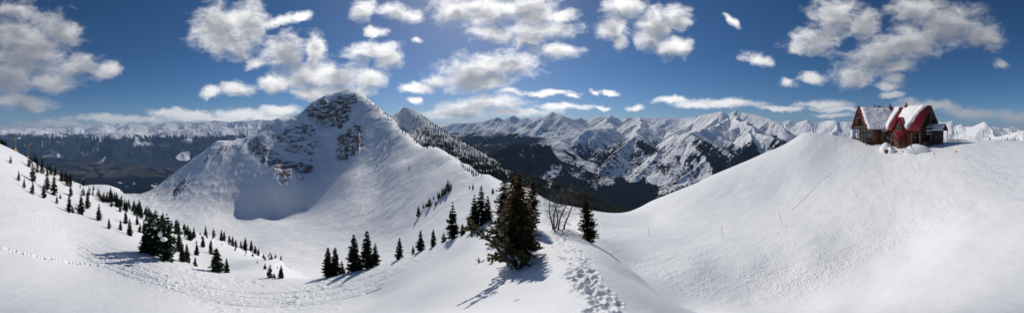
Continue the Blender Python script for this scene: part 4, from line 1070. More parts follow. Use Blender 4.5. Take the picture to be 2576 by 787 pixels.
# dead trees
def dead_tree(xb, yb, xt, yt, r, seed, label, fork=True):
    px_, py_ = r * math.sin(R(AZ(xb))), r * math.cos(R(AZ(xb))); g = ground_z(px_, py_) - 0.05
    h = r * math.tan(R(EL(yt))) - g; dx = (xt - xb) / PXD * math.pi / 180 * r
    o = empty('dead_tree', (px_, py_, g)); rn = random.Random(seed); T = Geo(); B = Geo()
    rt = Vector((math.cos(R(AZ(xb))), -math.sin(R(AZ(xb))), 0))
    P = [rt * (dx * f + 0.05 * math.sin(f * 7 + seed)) + Vector((0, 0, h * f)) + Vector((0.03 * math.cos(f * 5 + seed), 0.03 * math.sin(f * 6), 0)) for f in [k / 9 for k in range(10)]]
    T.tube([tuple(p) for p in P], [0.040 * (1 - 0.85 * k / 9) * (1.3 if k == 0 else 1) for k in range(10)], 7)
    for i in range(46):
        f = 0.12 + 0.86 * rn.random(); k = min(8, int(f * 9)); c = P[k].lerp(P[k + 1], f * 9 - k); a = rn.uniform(0, 6.28); L = rn.uniform(0.12, 0.5) * (0.5 + 0.9 * math.sin(f * 2.6))
        d = Vector((math.cos(a), math.sin(a), rn.uniform(-0.3, 0.6))); m_ = c + d * L * 0.5; e = c + d * L + Vector((0, 0, rn.uniform(-0.1, 0.14)))
        B.tube([tuple(c), tuple(m_), tuple(e)], [0.007, 0.005, 0.002], 4)
        for j in range(4):
            q = m_.lerp(e, rn.random()); w = Vector((rn.uniform(-1, 1), rn.uniform(-1, 1), rn.uniform(-0.4, 0.8))) * L * 0.4; B.tube([tuple(q), tuple(q + w)], [0.004, 0.002], 3)
    link_mesh('trunk', T.mesh('trunk', M_DEAD, True), o); link_mesh('branches', B.mesh('branches', M_DEAD), o)
    tag(o, label, 'dead tree', 'bare dead trees on the knoll')
dead_tree(1388, 578, 1384, 470, 11.0, 1, 'leftmost bare dead tree at the head of the footprints')
dead_tree(1393, 579, 1408, 466, 10.8, 2, 'dead tree bending right out of the leftmost one')
dead_tree(1406, 581, 1430, 468, 10.7, 3, 'twisted dead tree in the middle of the bare group')
dead_tree(1421, 579, 1443, 472, 10.8, 4, 'straight slanting dead pole at the right of the bare group')
dead_tree(1400, 580, 1398, 500, 11.2, 5, 'short bushy dead stump between the bare trunks')
for q in T_LOG[:12] + T_LOG[-16:]: print('TREE', q)

# ---- woods seen only as a mass
def woods(name, P, hs, wd, label_mat):
    rn = np.random.RandomState(4); V = []; F = []
    n = len(P); sides = 5; tiers = ((0.0, 0.55, 1.0), (0.32, 0.80, 0.72), (0.6, 1.0, 0.42))
    base = []; faces = []
    for (z0, z1, w) in tiers:
        o = len(base)
        for k in range(sides):
            a = 2 * math.pi * k / sides; rr = w * (1.0 if k % 2 else 0.62); base.append((math.cos(a) * rr, math.sin(a) * rr, z0 - (0.06 if k % 2 else 0)))
        base.append((0, 0, z1))
        for k in range(sides): faces.append((o + k, o + (k + 1) % sides, o + sides))
    base = np.array(base); faces = np.array(faces)
    ang = rn.uniform(0, 6.28, n); ca, sa = np.cos(ang)[:, None], np.sin(ang)[:, None]; h = hs[:, None]; w = wd[:, None]
    X_ = (base[None, :, 0] * ca - base[None, :, 1] * sa) * w; Y_ = (base[None, :, 0] * sa + base[None, :, 1] * ca) * w; Z_ = base[None, :, 2] * h + 0 * X_
    V = np.stack([X_ + P[:, 0:1], Y_ + P[:, 1:2], Z_ + P[:, 2:3]], -1).reshape(-1, 3)
    F = (faces[None] + (np.arange(n) * len(base))[:, None, None]).reshape(-1, 3)
    o = link_mesh(name, mesh_from(name, V, F, label_mat)); o['kind'] = 'stuff'
    return o
rn = np.random.RandomState(9)
def sample_grid(azs, rs, Z, n, fn):
    ai = rn.uniform(azs[0], azs[-1], n); lr = rn.uniform(math.log(rs[0]), math.log(rs[-1]), n); r = np.exp(lr)
    ci = ((ai - azs[0]) / (azs[1] - azs[0])).astype(int).clip(0, len(azs) - 1); ri = np.searchsorted(rs, r).clip(0, len(rs) - 1)
    z = Z[ri, ci]; px = ai * PXD + XC; py = YC - np.degrees(np.arctan(z / r)) * PXD
    keep = rn.rand(n) < fn(px, py, r, z, r * np.sin(np.radians(ai)), r * np.cos(np.radians(ai)))
    return np.c_[r * np.sin(np.radians(ai)), r * np.cos(np.radians(ai)), z - 0.4][keep], r[keep]
def dens_sh(px, py, r, z, x, y):
    ci = ((np.degrees(np.arctan2(x, y)) - sazs[0]) / (sazs[1] - sazs[0])).astype(int).clip(0, len(sazs) - 1); ri = np.searchsorted(srs, r).clip(0, len(srs) - 1)
    return SWOOD[ri, ci] * (px > 990)
P1, r1 = sample_grid(sazs, srs, SZ, 75000, dens_sh)
hs = rn.uniform(0.4, 1.0, len(P1)) ** 1.5 * 15 + 2; woods('forest', P1, hs, hs * rn.uniform(0.14, 0.24, len(P1)), M_NEEDLE)
def dens_b(px, py, r, z, x, y):
    c = smooth(fbm(x / 60, y / 60, 3, 33), -0.1, 0.4)
    d = poly_mask(px, py, [(395,495),(440,425),(485,398),(520,362),(600,345),(700,300),(770,255),(800,330),(790,400),(700,390),(640,370),(600,430),(560,440),(520,470),(480,500),(430,500)], 30) * (0.12 + 0.3 * c)
    d += poly_mask(px, py, [(925,243),(990,290),(1100,370),(1090,378),(1020,345),(960,285),(918,252)], 8) * 0.8
    d += poly_mask(px, py, [(300,478),(350,470),(420,470),(390,500),(345,495),(310,498)], 10) * 0.8
    d += poly_mask(px, py, [(900,300),(1000,330),(1000,400),(940,420),(880,400)], 20) * 0.10 * c
    d += poly_mask(px, py, [(560,440),(760,420),(760,470),(560,500)], 20) * 0.06 * c
    return np.clip(d * (r > 350), 0, 1)
P2, r2 = sample_grid(bazc, brs, BZ, 30000, dens_b)
hs = rn.uniform(4, 11, len(P2)); woods('distant_trees', P2, hs, hs * rn.uniform(0.16, 0.26, len(P2)), M_NEEDLE)

# ------------------------------------------------------------------ the lodge on the hill
M_WOOD = simple_mat('stained_log_wall', (0.14, 0.048, 0.022), 0.75, 0, 0.3, 6.0, 0.4)
M_DARKWOOD = simple_mat('dark_timber', (0.045, 0.026, 0.020), 0.8, 0, 0.3, 5.0, 0.3)
M_TIMBER = simple_mat('grey_weathered_timber', (0.10, 0.085, 0.07), 0.8, 0, 0.3, 8.0, 0.3)
M_BLACK = simple_mat('black_board', (0.012, 0.012, 0.014), 0.6, 0, 0.2)
M_WHITE = simple_mat('white_lettering', (0.75, 0.75, 0.75), 0.6, 0, 0.05)
M_STEEL = simple_mat('painted_steel', (0.10, 0.12, 0.11), 0.45, 0.3, 0.2)
M_YELLOW = simple_mat('yellow_padding', (0.75, 0.33, 0.03), 0.6, 0, 0.15)
M_ORANGE = simple_mat('orange_plastic', (0.80, 0.16, 0.03), 0.5, 0, 0.1)
M_REDCLOTH = simple_mat('red_flag', (0.55, 0.02, 0.03), 0.6, 0, 0.1)
M_BAMBOO = simple_mat('bamboo_pole', (0.17, 0.12, 0.07), 0.6, 0, 0.3, 20.0)
def red_roof_mat():
    m, nt, b = new_mat('red_metal_roof'); t = NT(nt); o = t.obj()
    n = t.noise(2.0, 5, 0.6, o)
    t.put(b.inputs['Base Color'], t.mix(n, (0.15, 0.008, 0.014, 1), (0.25, 0.014, 0.022, 1))); b.inputs['Roughness'].default_value = 0.38; b.inputs['Metallic'].default_value = 0.15
    return m
M_RED = red_roof_mat()
def glass_mat():
    m, nt, b = new_mat('window_glass'); b.inputs['Base Color'].default_value = (0.05, 0.07, 0.085, 1); b.inputs['Roughness'].default_value = 0.06; b.inputs['Specular IOR Level'].default_value = 0.9
    return m
M_GLASS = glass_mat()
az0 = R(AZ(2180)); E_T = Vector((math.cos(az0), -math.sin(az0), 0)); E_D = Vector((math.sin(az0), math.cos(az0), 0))
def TD(t, d, z=0.0): return E_T * t + E_D * d + Vector((0, 0, z))
lodge = empty('lodge', TD(4, 88, -4.6)); tag(lodge, 'log ski lodge with steep snow-covered red metal roofs standing on the hill', 'lodge')
LB = Vector(lodge.location)
def lp(name, geo_or_mesh, mats=None, parent=lodge):
    me = geo_or_mesh.mesh(name, mats) if isinstance(geo_or_mesh, Geo) else geo_or_mesh
    o = link_mesh(name, me, parent)
    return o
class Frame:
    def __init__(s, O, e, n): s.O, s.e, s.n = O - Vector((LB.x, LB.y, LB.z)), e, n
    def p(s, u, v, z): return tuple(s.O + s.e * u + s.n * v + Vector((0, 0, z)))
    def box(s, g, u0, u1, v0, v1, z0, z1):
        V = [s.p(u, v, z) for z in (z0, z1) for (u, v) in ((u0, v0), (u1, v0), (u1, v1), (u0, v1))]
        g.add(V, [(0, 3, 2, 1), (4, 5, 6, 7), (0, 1, 5, 4), (1, 2, 6, 5), (2, 3, 7, 6), (3, 0, 4, 7)])
    def beam(s, g, a, b, w=0.12):
        g.tube([s.p(*a), s.p(*b)], [w, w], 4)
def gable_wall(g, fr, u, v0, v1, z0, ze, zr, th=0.25):
    """wall across the gable at u, thickness towards +u"""
    vm = (v0 + v1) / 2
    A = [(v0, z0), (v1, z0), (v1, ze), (vm, zr), (v0, ze)]
    V = [fr.p(u, v, z) for v, z in A] + [fr.p(u + th, v, z) for v, z in A]
    g.add(V, [(0, 1, 2, 3, 4), (9, 8, 7, 6, 5)] + [(i, i + 5, (i + 1) % 5 + 5, (i + 1) % 5) for i in range(5)])
def roof_slope(g, fr, u0, u1, ve, vr, ze, zr, th=0.22):
    """a slab from eave line (v=ve) to ridge (v=vr)"""
    n = Vector((0, 0, 1)); V = []
    for dz in (0, th):
        V += [fr.p(u0, ve, ze + dz), fr.p(u1, ve, ze + dz), fr.p(u1, vr, zr + dz), fr.p(u0, vr, zr + dz)]
    g.add(V, [(0, 3, 2, 1), (4, 5, 6, 7), (0, 1, 5, 4), (1, 2, 6, 5), (2, 3, 7, 6), (3, 0, 4, 7)])
def seams(g, fr, u0, u1, ve, vr, ze, zr, th=0.22, step=0.6):
    n = int((u1 - u0) / step)
    for i in range(n + 1):
        u = u0 + (u1 - u0) * i / n
        V = []
        for dz in (th + 0.002, th + 0.075):
            for du in (-0.035, 0.035):
                V += [fr.p(u + du, ve, ze + dz), fr.p(u + du, vr, zr + dz)]
        g.add(V, [(0, 1, 3, 2), (4, 6, 7, 5), (0, 4, 5, 1), (2, 3, 7, 6), (0, 2, 6, 4), (1, 5, 7, 3)])
def roof_snow(fr, u0, u1, ve, vr, ze, zr, inside, seed, thick=0.5, lift=0.24, nu=70, nv=40, over=0.04):
    """snow lying on a slope: inside(s, t) -> signed cover, s along the eave 0..1, t eave to ridge"""
    s = np.linspace(0, 1, nu); t = np.linspace(-over, 1.0, nv); S, T = np.meshgrid(s, t)
    m = inside(S, T) + 0.035 * fbm(S * 9 + seed, T * 7, 4, seed)
    hgt = thick * smooth(m, 0, 0.07) * (0.85 + 0.5 * fbm(S * 5, T * 4 + seed, 3, seed + 3))
    keep = m > 0
    Vt, Ft, idx = [], [], {}
    U_ = u0 + (u1 - u0) * S; Vv = ve + (vr - ve) * T; Zb = ze + (zr - ze) * T + lift
    nrm = Vector((0, -(zr - ze), (vr - ve))); 
    L = math.hypot(zr - ze, vr - ve); nv_ = -(zr - ze) / L * (1 if vr > ve else -1); nz_ = abs(vr - ve) / L
    for j in range(nv):
        for i in range(nu):
            h = hgt[j, i] if keep[j, i] else -0.08
            Vt.append(fr.p(U_[j, i], Vv[j, i] + nv_ * h * (1 if vr > ve else -1) * (1 if vr > ve else 1), Zb[j, i] + nz_ * h))
    for j in range(nv - 1):
        for i in range(nu - 1):
            if keep[j:j + 2, i:i + 2].any(): Ft.append((j * nu + i, j * nu + i + 1, (j + 1) * nu + i + 1, (j + 1) * nu + i))
    # close underneath so that the blanket has thickness
    n0 = len(Vt)
    used = sorted({k for f in Ft for k in f}); mp = {}
    for k in used:
        j, i = divmod(k, nu); mp[k] = len(Vt); Vt.append(fr.p(U_[j, i], Vv[j, i], Zb[j, i] - 0.03))
    edges = {}
    for f in Ft:
        for a, b in zip(f, f[1:] + f[:1]): edges[(a, b)] = edges.get((a, b), 0) + 1
    F2 = list(Ft) + [tuple(mp[k] for k in f[::-1]) for f in Ft]
    for (a, b) in edges:
        if (b, a) not in edges: F2.append((b, a, mp[a], mp[b]))
    return mesh_from('roof_snow', Vt, F2, M_SNOW, smooth_=True)
FL = Frame(TD(0, 84), E_T * 0.93 + E_D * 0.368, (E_T * -0.368 + E_D * 0.93) * 1.2)        # left wing: u along ridge, v to the back
FR = Frame(TD(7.8, 84.6), E_T * 0.69 + E_D * -0.724, E_T * 0.724 + E_D * 0.69)    # right wing
ZG = -5.4
def logs(g, fr, u0, u1, v, z0, z1, out):
    z = z0
    while z < z1 - 0.1:
        g.tube([fr.p(u0, v + out * 0.02, z + 0.14), fr.p(u1, v + out * 0.02, z + 0.14)], [0.13, 0.13], 6); z += 0.27
# --- left wing
WE, WR, WL = 1.2, 8.5, 15.5
g = Geo(); roof_slope(g, FL, -0.4, WL, -0.6, 6.0, WE - 0.7, WR); roof_slope(g, FL, -0.4, WL, 12.6, 6.0, WE - 0.7, WR); 
roofL = lp('roof', g, M_RED); roofL['label'] = 'left wing roof almost wholly under snow'
g = Geo(); seams(g, FL, -0.4, WL, -0.6, 6.0, WE - 0.7, WR); lp('seams', g, M_RED, roofL)
lp('roof_snow', roof_snow(FL, -0.15, WL, -0.6, 6.0, WE - 0.7, WR, lambda S, T: np.minimum(np.minimum(S - 0.015, 1.02 - S), 0.975 - T) * 1.5, 3, 0.55), None, roofL)
# wood lining below the overhang and the barge boards
g = Geo()
for (va, vb) in ((-0.6, 6.0), (12.6, 6.0)):
    roof_slope(g, FL, -0.35, 3.0, va, vb, WE - 0.76, WR - 0.06, 0.04)
lp('soffit', g, M_WOOD, roofL)
g = Geo()
for (va, vb) in ((-0.6, 6.0), (12.6, 6.0)): roof_slope(g, FL, -0.52, -0.41, va, vb, WE - 0.95, WR - 0.2, 0.55)
lp('barge_board', g, M_RED, roofL)
g = Geo(); FL.box(g, 2.4, WL, 0.3, 0.55, ZG, WE - 0.1); FL.box(g, 2.4, WL, 11.5, 11.7, ZG, WE - 0.1); gable_wall(g, FL, 2.4, 0.3, 11.7, ZG, WE - 0.2, WR - 0.4)
wallL = lp('wall', g, M_WOOD)
g = Geo(); logs(g, FL, 2.4, 5.2, 0.3, ZG, WE - 0.2, -1); lp('log_courses', g, M_WOOD, wallL)
def window(fr, u0, u1, v, z0, z1, axis='v', panes=2, parent=None, sgn=-1):
    """window standing on the plane v=const (or u=const)"""
    g = Geo(); f = Geo(); w = 0.09
    def bx(gg, a0, a1, z0_, z1_, d0, d1):
        if axis == 'v': fr.box(gg, a0, a1, min(v + sgn * d0, v + sgn * d1), max(v + sgn * d0, v + sgn * d1), z0_, z1_)
        else: fr.box(gg, min(v + sgn * d0, v + sgn * d1), max(v + sgn * d0, v + sgn * d1), a0, a1, z0_, z1_)
    bx(g, u0, u1, z0, z1, 0.01, 0.05)
    o = lp('window', g, M_GLASS, parent or lodge)
    bx(f, u0 - w, u0, z0 - w, z1 + w, 0.0, 0.12); bx(f, u1, u1 + w, z0 - w, z1 + w, 0.0, 0.12); bx(f, u0, u1, z1, z1 + w, 0.0, 0.12); bx(f, u0, u1, z0 - w, z0, 0.0, 0.12)
    for k in range(1, panes):
        a = u0 + (u1 - u0) * k / panes; bx(f, a - 0.04, a + 0.04, z0, z1, 0.03, 0.10)
    if parent is None: lp('frame', f, M_TIMBER, o)
    return o
for k in range(4):                                     # tall glazing in the left gable
    v0 = 1.2 + k * 2.45; window(FL, v0, v0 + 2.1, 2.4, -3.6, -0.3, 'u', 2)
    if k in (1, 2): window(FL, v0, v0 + 2.1, 2.4, 0.3, 3.4, 'u', 2)
    else: window(FL, v0 + (0.4 if k == 0 else 0), v0 + (2.1 if k == 0 else 1.7), 2.4, 0.3, 1.5, 'u', 1)
window(FL, 3.1, 4.3, 0.3, -2.9, 0.2, 'v', 2)
window(FL, 6.2, 8.0, 0.3, -2.2, 0.3, 'v', 2)
# lean-to porch in shade under the left eave
g = Geo(); FL.box(g, 5.4, 10.6, -1.9, 0.28, 0.1, 0.28); lp('porch_roof', g, M_DARKWOOD)
g = Geo()
for u in (5.5, 8.0, 10.4): FL.box(g, u, u + 0.16, -1.85, -1.69, ZG, 0.1)
for u in (5.5, 8.0): FL.box(g, u, u + 2.4, -1.80, -1.72, -3.6, -2.5)
lp('porch_post', g, M_DARKWOOD)
def text_on(fr, s, u, v, z, size, mat, parent, name='lettering', flip=False):
    cu = bpy.data.curves.new(name, 'FONT'); cu.body = s; cu.size = size; cu.extrude = 0.02; cu.align_x = 'CENTER'; cu.align_y = 'CENTER'; cu.resolution_u = 2
    tmp = bpy.data.objects.new('tmp', cu); COL.objects.link(tmp); dg = bpy.context.evaluated_depsgraph_get(); me = bpy.data.meshes.new_from_object(tmp.evaluated_get(dg)); bpy.data.objects.remove(tmp)
    me.materials.clear(); me.materials.append(mat)
    o = link_mesh(name, me, parent); return o, me
def banner(fr, axis, a0, a1, c, z0, z1, s, size, label, sgn=-1):
    g = Geo()
    if axis == 'v': fr.box(g, a0, a1, min(c, c + sgn * 0.08), max(c, c + sgn * 0.08), z0, z1); X_ = fr.e; pos = fr.O + fr.e * ((a0 + a1) / 2) + fr.n * (c + sgn * 0.10)
    else: fr.box(g, min(c, c + sgn * 0.08), max(c, c + sgn * 0.08), a0, a1, z0, z1); X_ = fr.n; pos = fr.O + fr.n * ((a0 + a1) / 2) + fr.e * (c + sgn * 0.10)
    bo = lp('sign', g, M_BLACK); bo['label'] = label
    o, me = text_on(fr, s, 0, 0, 0, size, M_WHITE, bo)
    m = Matrix((( X_.x, 0, 0), (X_.y, 0, 0), (0, 1, 0))).to_3x3() if False else None
    nrm = X_.cross(Vector((0, 0, 1)))
    M4 = Matrix.Identity(4)
    for i in range(3): M4[i][0] = X_[i]; M4[i][1] = (0, 0, 1)[i]; M4[i][2] = nrm[i]
    M4.translation = pos + Vector((0, 0, (z0 + z1) / 2))
    me.transform(M4)
    return bo
banner(FL, 'v', 6.3, 9.7, -1.9, -3.2, -1.6, 'K VOSI', 1.15, 'black banner with white letters under the left eave')
g = Geo(); FL.box(g, 7.5, 9.3, -2.02, -1.90, -1.35, -1.15); lp('white_board', g, M_WHITE)
# stilts and deck in front of the left gable
g = Geo(); FL.box(g, 0.0, 2.38, 0.2, 12.2, -3.9, -3.7); lp('deck', g, M_TIMBER)
for i, (u, v) in enumerate(((0.1, 0.2), (0.1, 2.6), (0.1, 5.0), (0.1, 7.4), (0.1, 9.8), (0.1, 12.1))):
    g = Geo(); zt = WE + (WR - WE) * (1 - abs(v - 6) / 6.6) - 0.9; g.tube([FL.p(u, v, ZG), FL.p(u, v, min(zt, 1.2))], [0.17, 0.15], 8); lp('post', g, M_DARKWOOD)
g = Geo(); FL.box(g, 0.0, 0.2, 0.0, 12.3, 1.0, 1.3); FL.box(g, 0.02, 0.18, 3.0, 9.0, 4.4, 4.65); FL.box(g, 0.02, 0.18, 5.9, 6.1, 4.65, 7.9); FL.box(g, 0.02, 0.18, 3.6, 3.8, 1.3, 4.4); FL.box(g, 0.02, 0.18, 8.2, 8.4, 1.3, 4.4); lp('gable_truss', g, M_TIMBER)
g = Geo(); FL.box(g, 0.03, 0.1, 0.3, 12.1, -2.85, -2.75)
for k in range(24): FL.box(g, 0.04, 0.09, 0.4 + k * 0.49, 0.46 + k * 0.49, -3.7, -2.85)
lp('railing', g, M_TIMBER)
# --- right wing
RE, RR, RL = 0.6, 7.9, 12.2
U0 = -2.6
g = Geo(); roof_slope(g, FR, U0, RL, -0.7, 6.0, RE - 0.8, RR); roof_slope(g, FR, U0, RL, 12.7, 6.0, RE - 0.8, RR); roofR = lp('roof', g, M_RED); roofR['label'] = 'right wing roof of red metal half bared of snow'
g = Geo(); seams(g, FR, U0, RL, -0.7, 6.0, RE - 0.8, RR, step=0.45); seams(g, FR, U0, RL, 12.7, 6.0, RE - 0.8, RR, step=0.45); lp('seams', g, M_RED, roofR)
def snow_r(S, T):
    left = 0.33 - 0.10 * T + 0.02 * np.sin(T * 9)
    right = 0.66 + 0.22 * T ** 1.2 + 0.03 * np.sin(T * 7)
    low = T - (0.06 + 0.0 * S)
    return np.minimum(np.minimum(S - left, right - S), np.minimum(low, 1.03 - T)) * 1.6
lp('roof_snow', roof_snow(FR, U0, RL, -0.7, 6.0, RE - 0.8, RR, snow_r, 5, 0.75, over=0.0), None, roofR)
lp('roof_snow', roof_snow(FR, U0, U0 + 2.7, -0.7, 6.0, RE - 0.8, RR, lambda S, T: np.minimum(0.75 - S - 0.1 * np.sin(T * 5), T * 0 + 0.3) , 6, 0.5, nu=20), None, roofR)
g = Geo()
for (va, vb) in ((-0.7, 6.0), (12.7, 6.0)): roof_slope(g, FR, RL - 3.4, RL - 0.03, va, vb, RE - 0.86, RR - 0.06, 0.04)
lp('soffit', g, M_WOOD, roofR)
g = Geo()
for (va, vb) in ((-0.7, 6.0), (12.7, 6.0)): roof_slope(g, FR, RL + 0.003, RL + 0.12, va, vb, RE - 1.05, RR - 0.2, 0.5)
lp('barge_board', g, M_DARKWOOD, roofR)
g = Geo(); FR.box(g, U0, RL - 3.4, 0.3, 0.55, ZG, RE - 0.2); FR.box(g, U0, RL - 3.4, 11.5, 11.7, ZG, RE - 0.2); gable_wall(g, FR, RL - 3.6, 0.3, 11.7, ZG, RE - 0.3, RR - 0.4)
wallR = lp('wall', g, M_WOOD)
g = Geo(); logs(g, FR, U0, RL - 3.4, 0.3, ZG, RE - 0.3, -1); lp('log_courses', g, M_WOOD, wallR)
window(FR, -0.4, 1.2, 0.3, -3.2, -0.9, 'v', 2)
window(FR, 6.5, 7.6, 0.3, -2.3, -0.8, 'v', 2)
window(FR, 1.6, 3.6, RL - 3.35, -3.2, -1.2, 'u', 2, sgn=1)
window(FR, 8.0, 10.5, RL - 3.35, -3.2, -1.2, 'u', 2, sgn=1)
window(FR, 4.4, 7.6, RL - 3.35, 2.4, 4.6, 'u', 3, sgn=1)
for (u, v) in ((RL - 0.2, 0.1), (RL - 0.2, 6.0), (RL - 0.2, 11.9), (RL - 3.2, 0.0)):
    g = Geo(); g.tube([FR.p(u, v, ZG), FR.p(u, v, RE - 0.2 if v != 6.0 else RR - 0.6)], [0.20, 0.17], 8); lp('post', g, M_TIMBER)
g = Geo(); FR.box(g, RL - 0.3, RL - 0.1, 0.1, 11.9, 0.3, 0.6); FR.box(g, RL - 0.28, RL - 0.12, 2.8, 9.2, 3.9, 4.15); FR.beam(g, (RL - 0.2, 3.0, 0.6), (RL - 0.2, 6.0, 4.0)); FR.beam(g, (RL - 0.2, 9.0, 0.6), (RL - 0.2, 6.0, 4.0)); lp('gable_truss', g, M_DARKWOOD)
g = Geo(); FR.box(g, RL - 3.3, RL + 0.6, 0.2, 12.0, -4.9, -4.65); lp('deck', g, M_DARKWOOD)
g = Geo(); FR.box(g, RL + 0.45, RL + 0.55, 0.3, 12.0, -3.75, -3.62); FR.box(g, RL + 0.45, RL + 0.55, 0.3, 12.0, -4.5, -4.4)
for k in range(12): FR.box(g, RL + 0.46, RL + 0.54, 0.4 + k, 0.5 + k, -4.65, -3.75)
lp('railing', g, M_TIMBER)
sg = banner(FR, 'u', 3.1, 8.9, RL - 0.05, -1.15, 0.95, "EAGLE'S EYE", 0.95, 'black sign with white capitals under the right gable', 1)
g = Geo()
for z in (0.95, -1.25): FR.box(g, RL - 0.04, RL + 0.10, 3.1, 8.9, z, z + 0.13)
lp('border', g, M_WHITE, sg)
# dormer over the right wing front
dO = 4.35
g = Geo()
A_ = [(dO - 2.0, RE - 0.4), (dO + 2.0, RE - 0.4), (dO + 2.0, 1.0), (dO, 4.1), (dO - 2.0, 1.0)]
V = [FR.p(u, -1.0, z) for u, z in A_] + [FR.p(u, 3.0, z) for u, z in A_]
A_ = [(dO - 1.75, ZG), (dO + 1.75, ZG), (dO + 1.75, 0.9), (dO, 3.9), (dO - 1.75, 0.9)]
V = [FR.p(u, -1.0, z) for u, z in A_] + [FR.p(u, 2.0, z) for u, z in A_]
g.add(V, [(0, 1, 2, 3, 4), (9, 8, 7, 6, 5)] + [(i, i + 5, (i + 1) % 5 + 5, (i + 1) % 5) for i in range(5)]); dw = lp('dormer', g, M_WOOD)
g = Geo()
for sgn in (-1, 1):
    V = []
    for dz in (0, 0.18): V += [FR.p(dO + sgn * 2.35, -1.7, 0.1 + dz), FR.p(dO, -1.7, 4.15 + dz), FR.p(dO, 3.0, 4.15 + dz), FR.p(dO + sgn * 2.35, 1.0, 0.1 + dz)]
    g.add(V, [(0, 1, 2, 3), (7, 6, 5, 4), (0, 4, 5, 1), (1, 5, 6, 2), (2, 6, 7, 3), (3, 7, 4, 0)])
lp('dormer_roof', g, M_RED, dw)
window(FR, dO - 0.6, dO + 0.6, -1.0, 0.2, 1.9, 'v', 2)
# entrance gable roof reaching to the snow
FE = Frame(TD(8.0, 73.8), E_T * 0.80 + E_D * 0.60, E_T * -0.60 + E_D * 0.80)
FE.O = FE.O  # porch ridge runs along e (away to the right)
g = Geo()
for (va, vb) in ((-1.9, 0.0), (1.9, 0.0)): roof_slope(g, FE, 0.0, 4.2, va, vb, -3.0, -0.45, 0.16)
er = lp('entrance_roof', g, M_RED); g = Geo(); seams(g, FE, 0.0, 4.2, -1.9, 0.0, -3.0, -0.45, 0.16, 0.45); lp('seams', g, M_RED, er)
g = Geo()
for (va, vb) in ((-1.9, 0.0), (1.9, 0.0)): roof_slope(g, FE, -0.1, -0.003, va, vb, -3.1, -0.6, 0.36)
FE.box(g, -0.05, 0.06, -1.6, 1.6, -3.0, -2.82); FE.box(g, -0.04, 0.05, -0.08, 0.08, -2.8, -0.7); lp('entrance_truss', g, M_TIMBER, er)
for v in (-1.5, 1.5):
    g = Geo(); g.tube([FE.p(0.1, v, ZG), FE.p(0.1, v, -2.9)], [0.12, 0.12], 8); lp('post', g, M_TIMBER)
g = Geo(); FE.box(g, 2.6, 2.8, -1.6, 1.6, ZG, -2.9); gable_wall(g, FE, 2.4, -1.7, 1.7, -2.95, -2.9, -0.7, 0.15); lp('entrance_wall', g, M_WOOD)
g = Geo(); FE.box(g, 2.52, 2.6, -0.5, 0.5, ZG, -3.1); dr = lp('door', g, M_DARKWOOD)
g = Geo(); FE.box(g, 2.46, 2.52, 0.32, 0.40, -4.1, -3.95); lp('handle', g, M_STEEL, dr)
# chimneys and roof vents
def chimney(fr, u, v, z0, z1, w, cap):
    g = Geo(); fr.box(g, u - w, u + w, v - w, v + w, z0, z1); c = lp('chimney', g, M_RED if cap else M_DARKWOOD)
    g = Geo(); g.tube([fr.p(u, v, z1), fr.p(u, v, z1 + 0.75)], [0.28, 0.28], 10); g.tube([fr.p(u, v, z1 + 0.75), fr.p(u, v, z1 + 0.85)], [0.42, 0.42], 10); lp('flue', g, M_STEEL, c)
    return c
chimney(FL, 11.6, 4.9, 6.0, 8.9, 0.55, True)
chimney(FR, 2.6, 5.4, 6.2, 8.7, 0.50, True)
g = Geo(); g.tube([FL.p(6.2, 6.4, 8.2), FL.p(6.2, 6.4, 9.4)], [0.2, 0.2], 10); g.tube([FL.p(6.2, 6.4, 9.4), FL.p(6.2, 6.4, 9.52)], [0.32, 0.32], 10); lp('roof_vent', g, M_STEEL)
g = Geo()
FL.box(g, 7.0, 8.4, 5.6, 6.8, 8.0, 8.95); lp('ridge_box', g, M_RED)
# right annex
FA = Frame(TD(22.4, 80.0), E_T * 0.77 + E_D * -0.638, E_T * 0.638 + E_D * 0.77)
g = Geo(); FA.box(g, -3.2, 0.6, 0.2, 3.6, ZG + 0.6, 0.2); gable_wall(g, FA, 0.6, 0.2, 3.6, -3.9, 0.2, 2.0); aw = lp('annex', g, M_DARKWOOD)
g = Geo(); roof_slope(g, FA, -3.4, 2.6, -0.4, 1.9, -0.1, 2.0, 0.16); roof_slope(g, FA, -3.4, 2.6, 4.2, 1.9, -0.1, 2.0, 0.16); ar = lp('annex_roof', g, M_RED)
lp('roof_snow', roof_snow(FA, -3.4, 2.6, -0.4, 1.9, -0.1, 2.0, lambda S, T: np.minimum(0.97 - S, 0.99 - T) * 1.5, 9, 0.3, 0.17, 30, 16), None, ar)
for v in (0.1, 3.7):
    g = Geo(); g.tube([FA.p(2.4, v, ZG + 0.6), FA.p(2.4, v, -0.1)], [0.12, 0.12], 8); lp('post', g, M_DARKWOOD)
window(FA, -2.6, -1.6, 0.2, -2.9, -1.7, 'v', 1)
# icicles and slumped snow where the wings meet
g = Geo(); rnI = random.Random(3)
for k in range(16):
    u = 9.6 + rnI.uniform(-0.7, 0.9); z = 0.2; L = rnI.uniform(0.8, 4.6); g.tube([FL.p(u, -0.75, z), FL.p(u + 0.05, -0.75, z - L * 0.6), FL.p(u, -0.75, z - L)], [0.16, 0.10, 0.02], 6)
lp('icicles', g, simple_mat('ice', (0.72, 0.76, 0.80), 0.25, 0, 0.05), roofL)

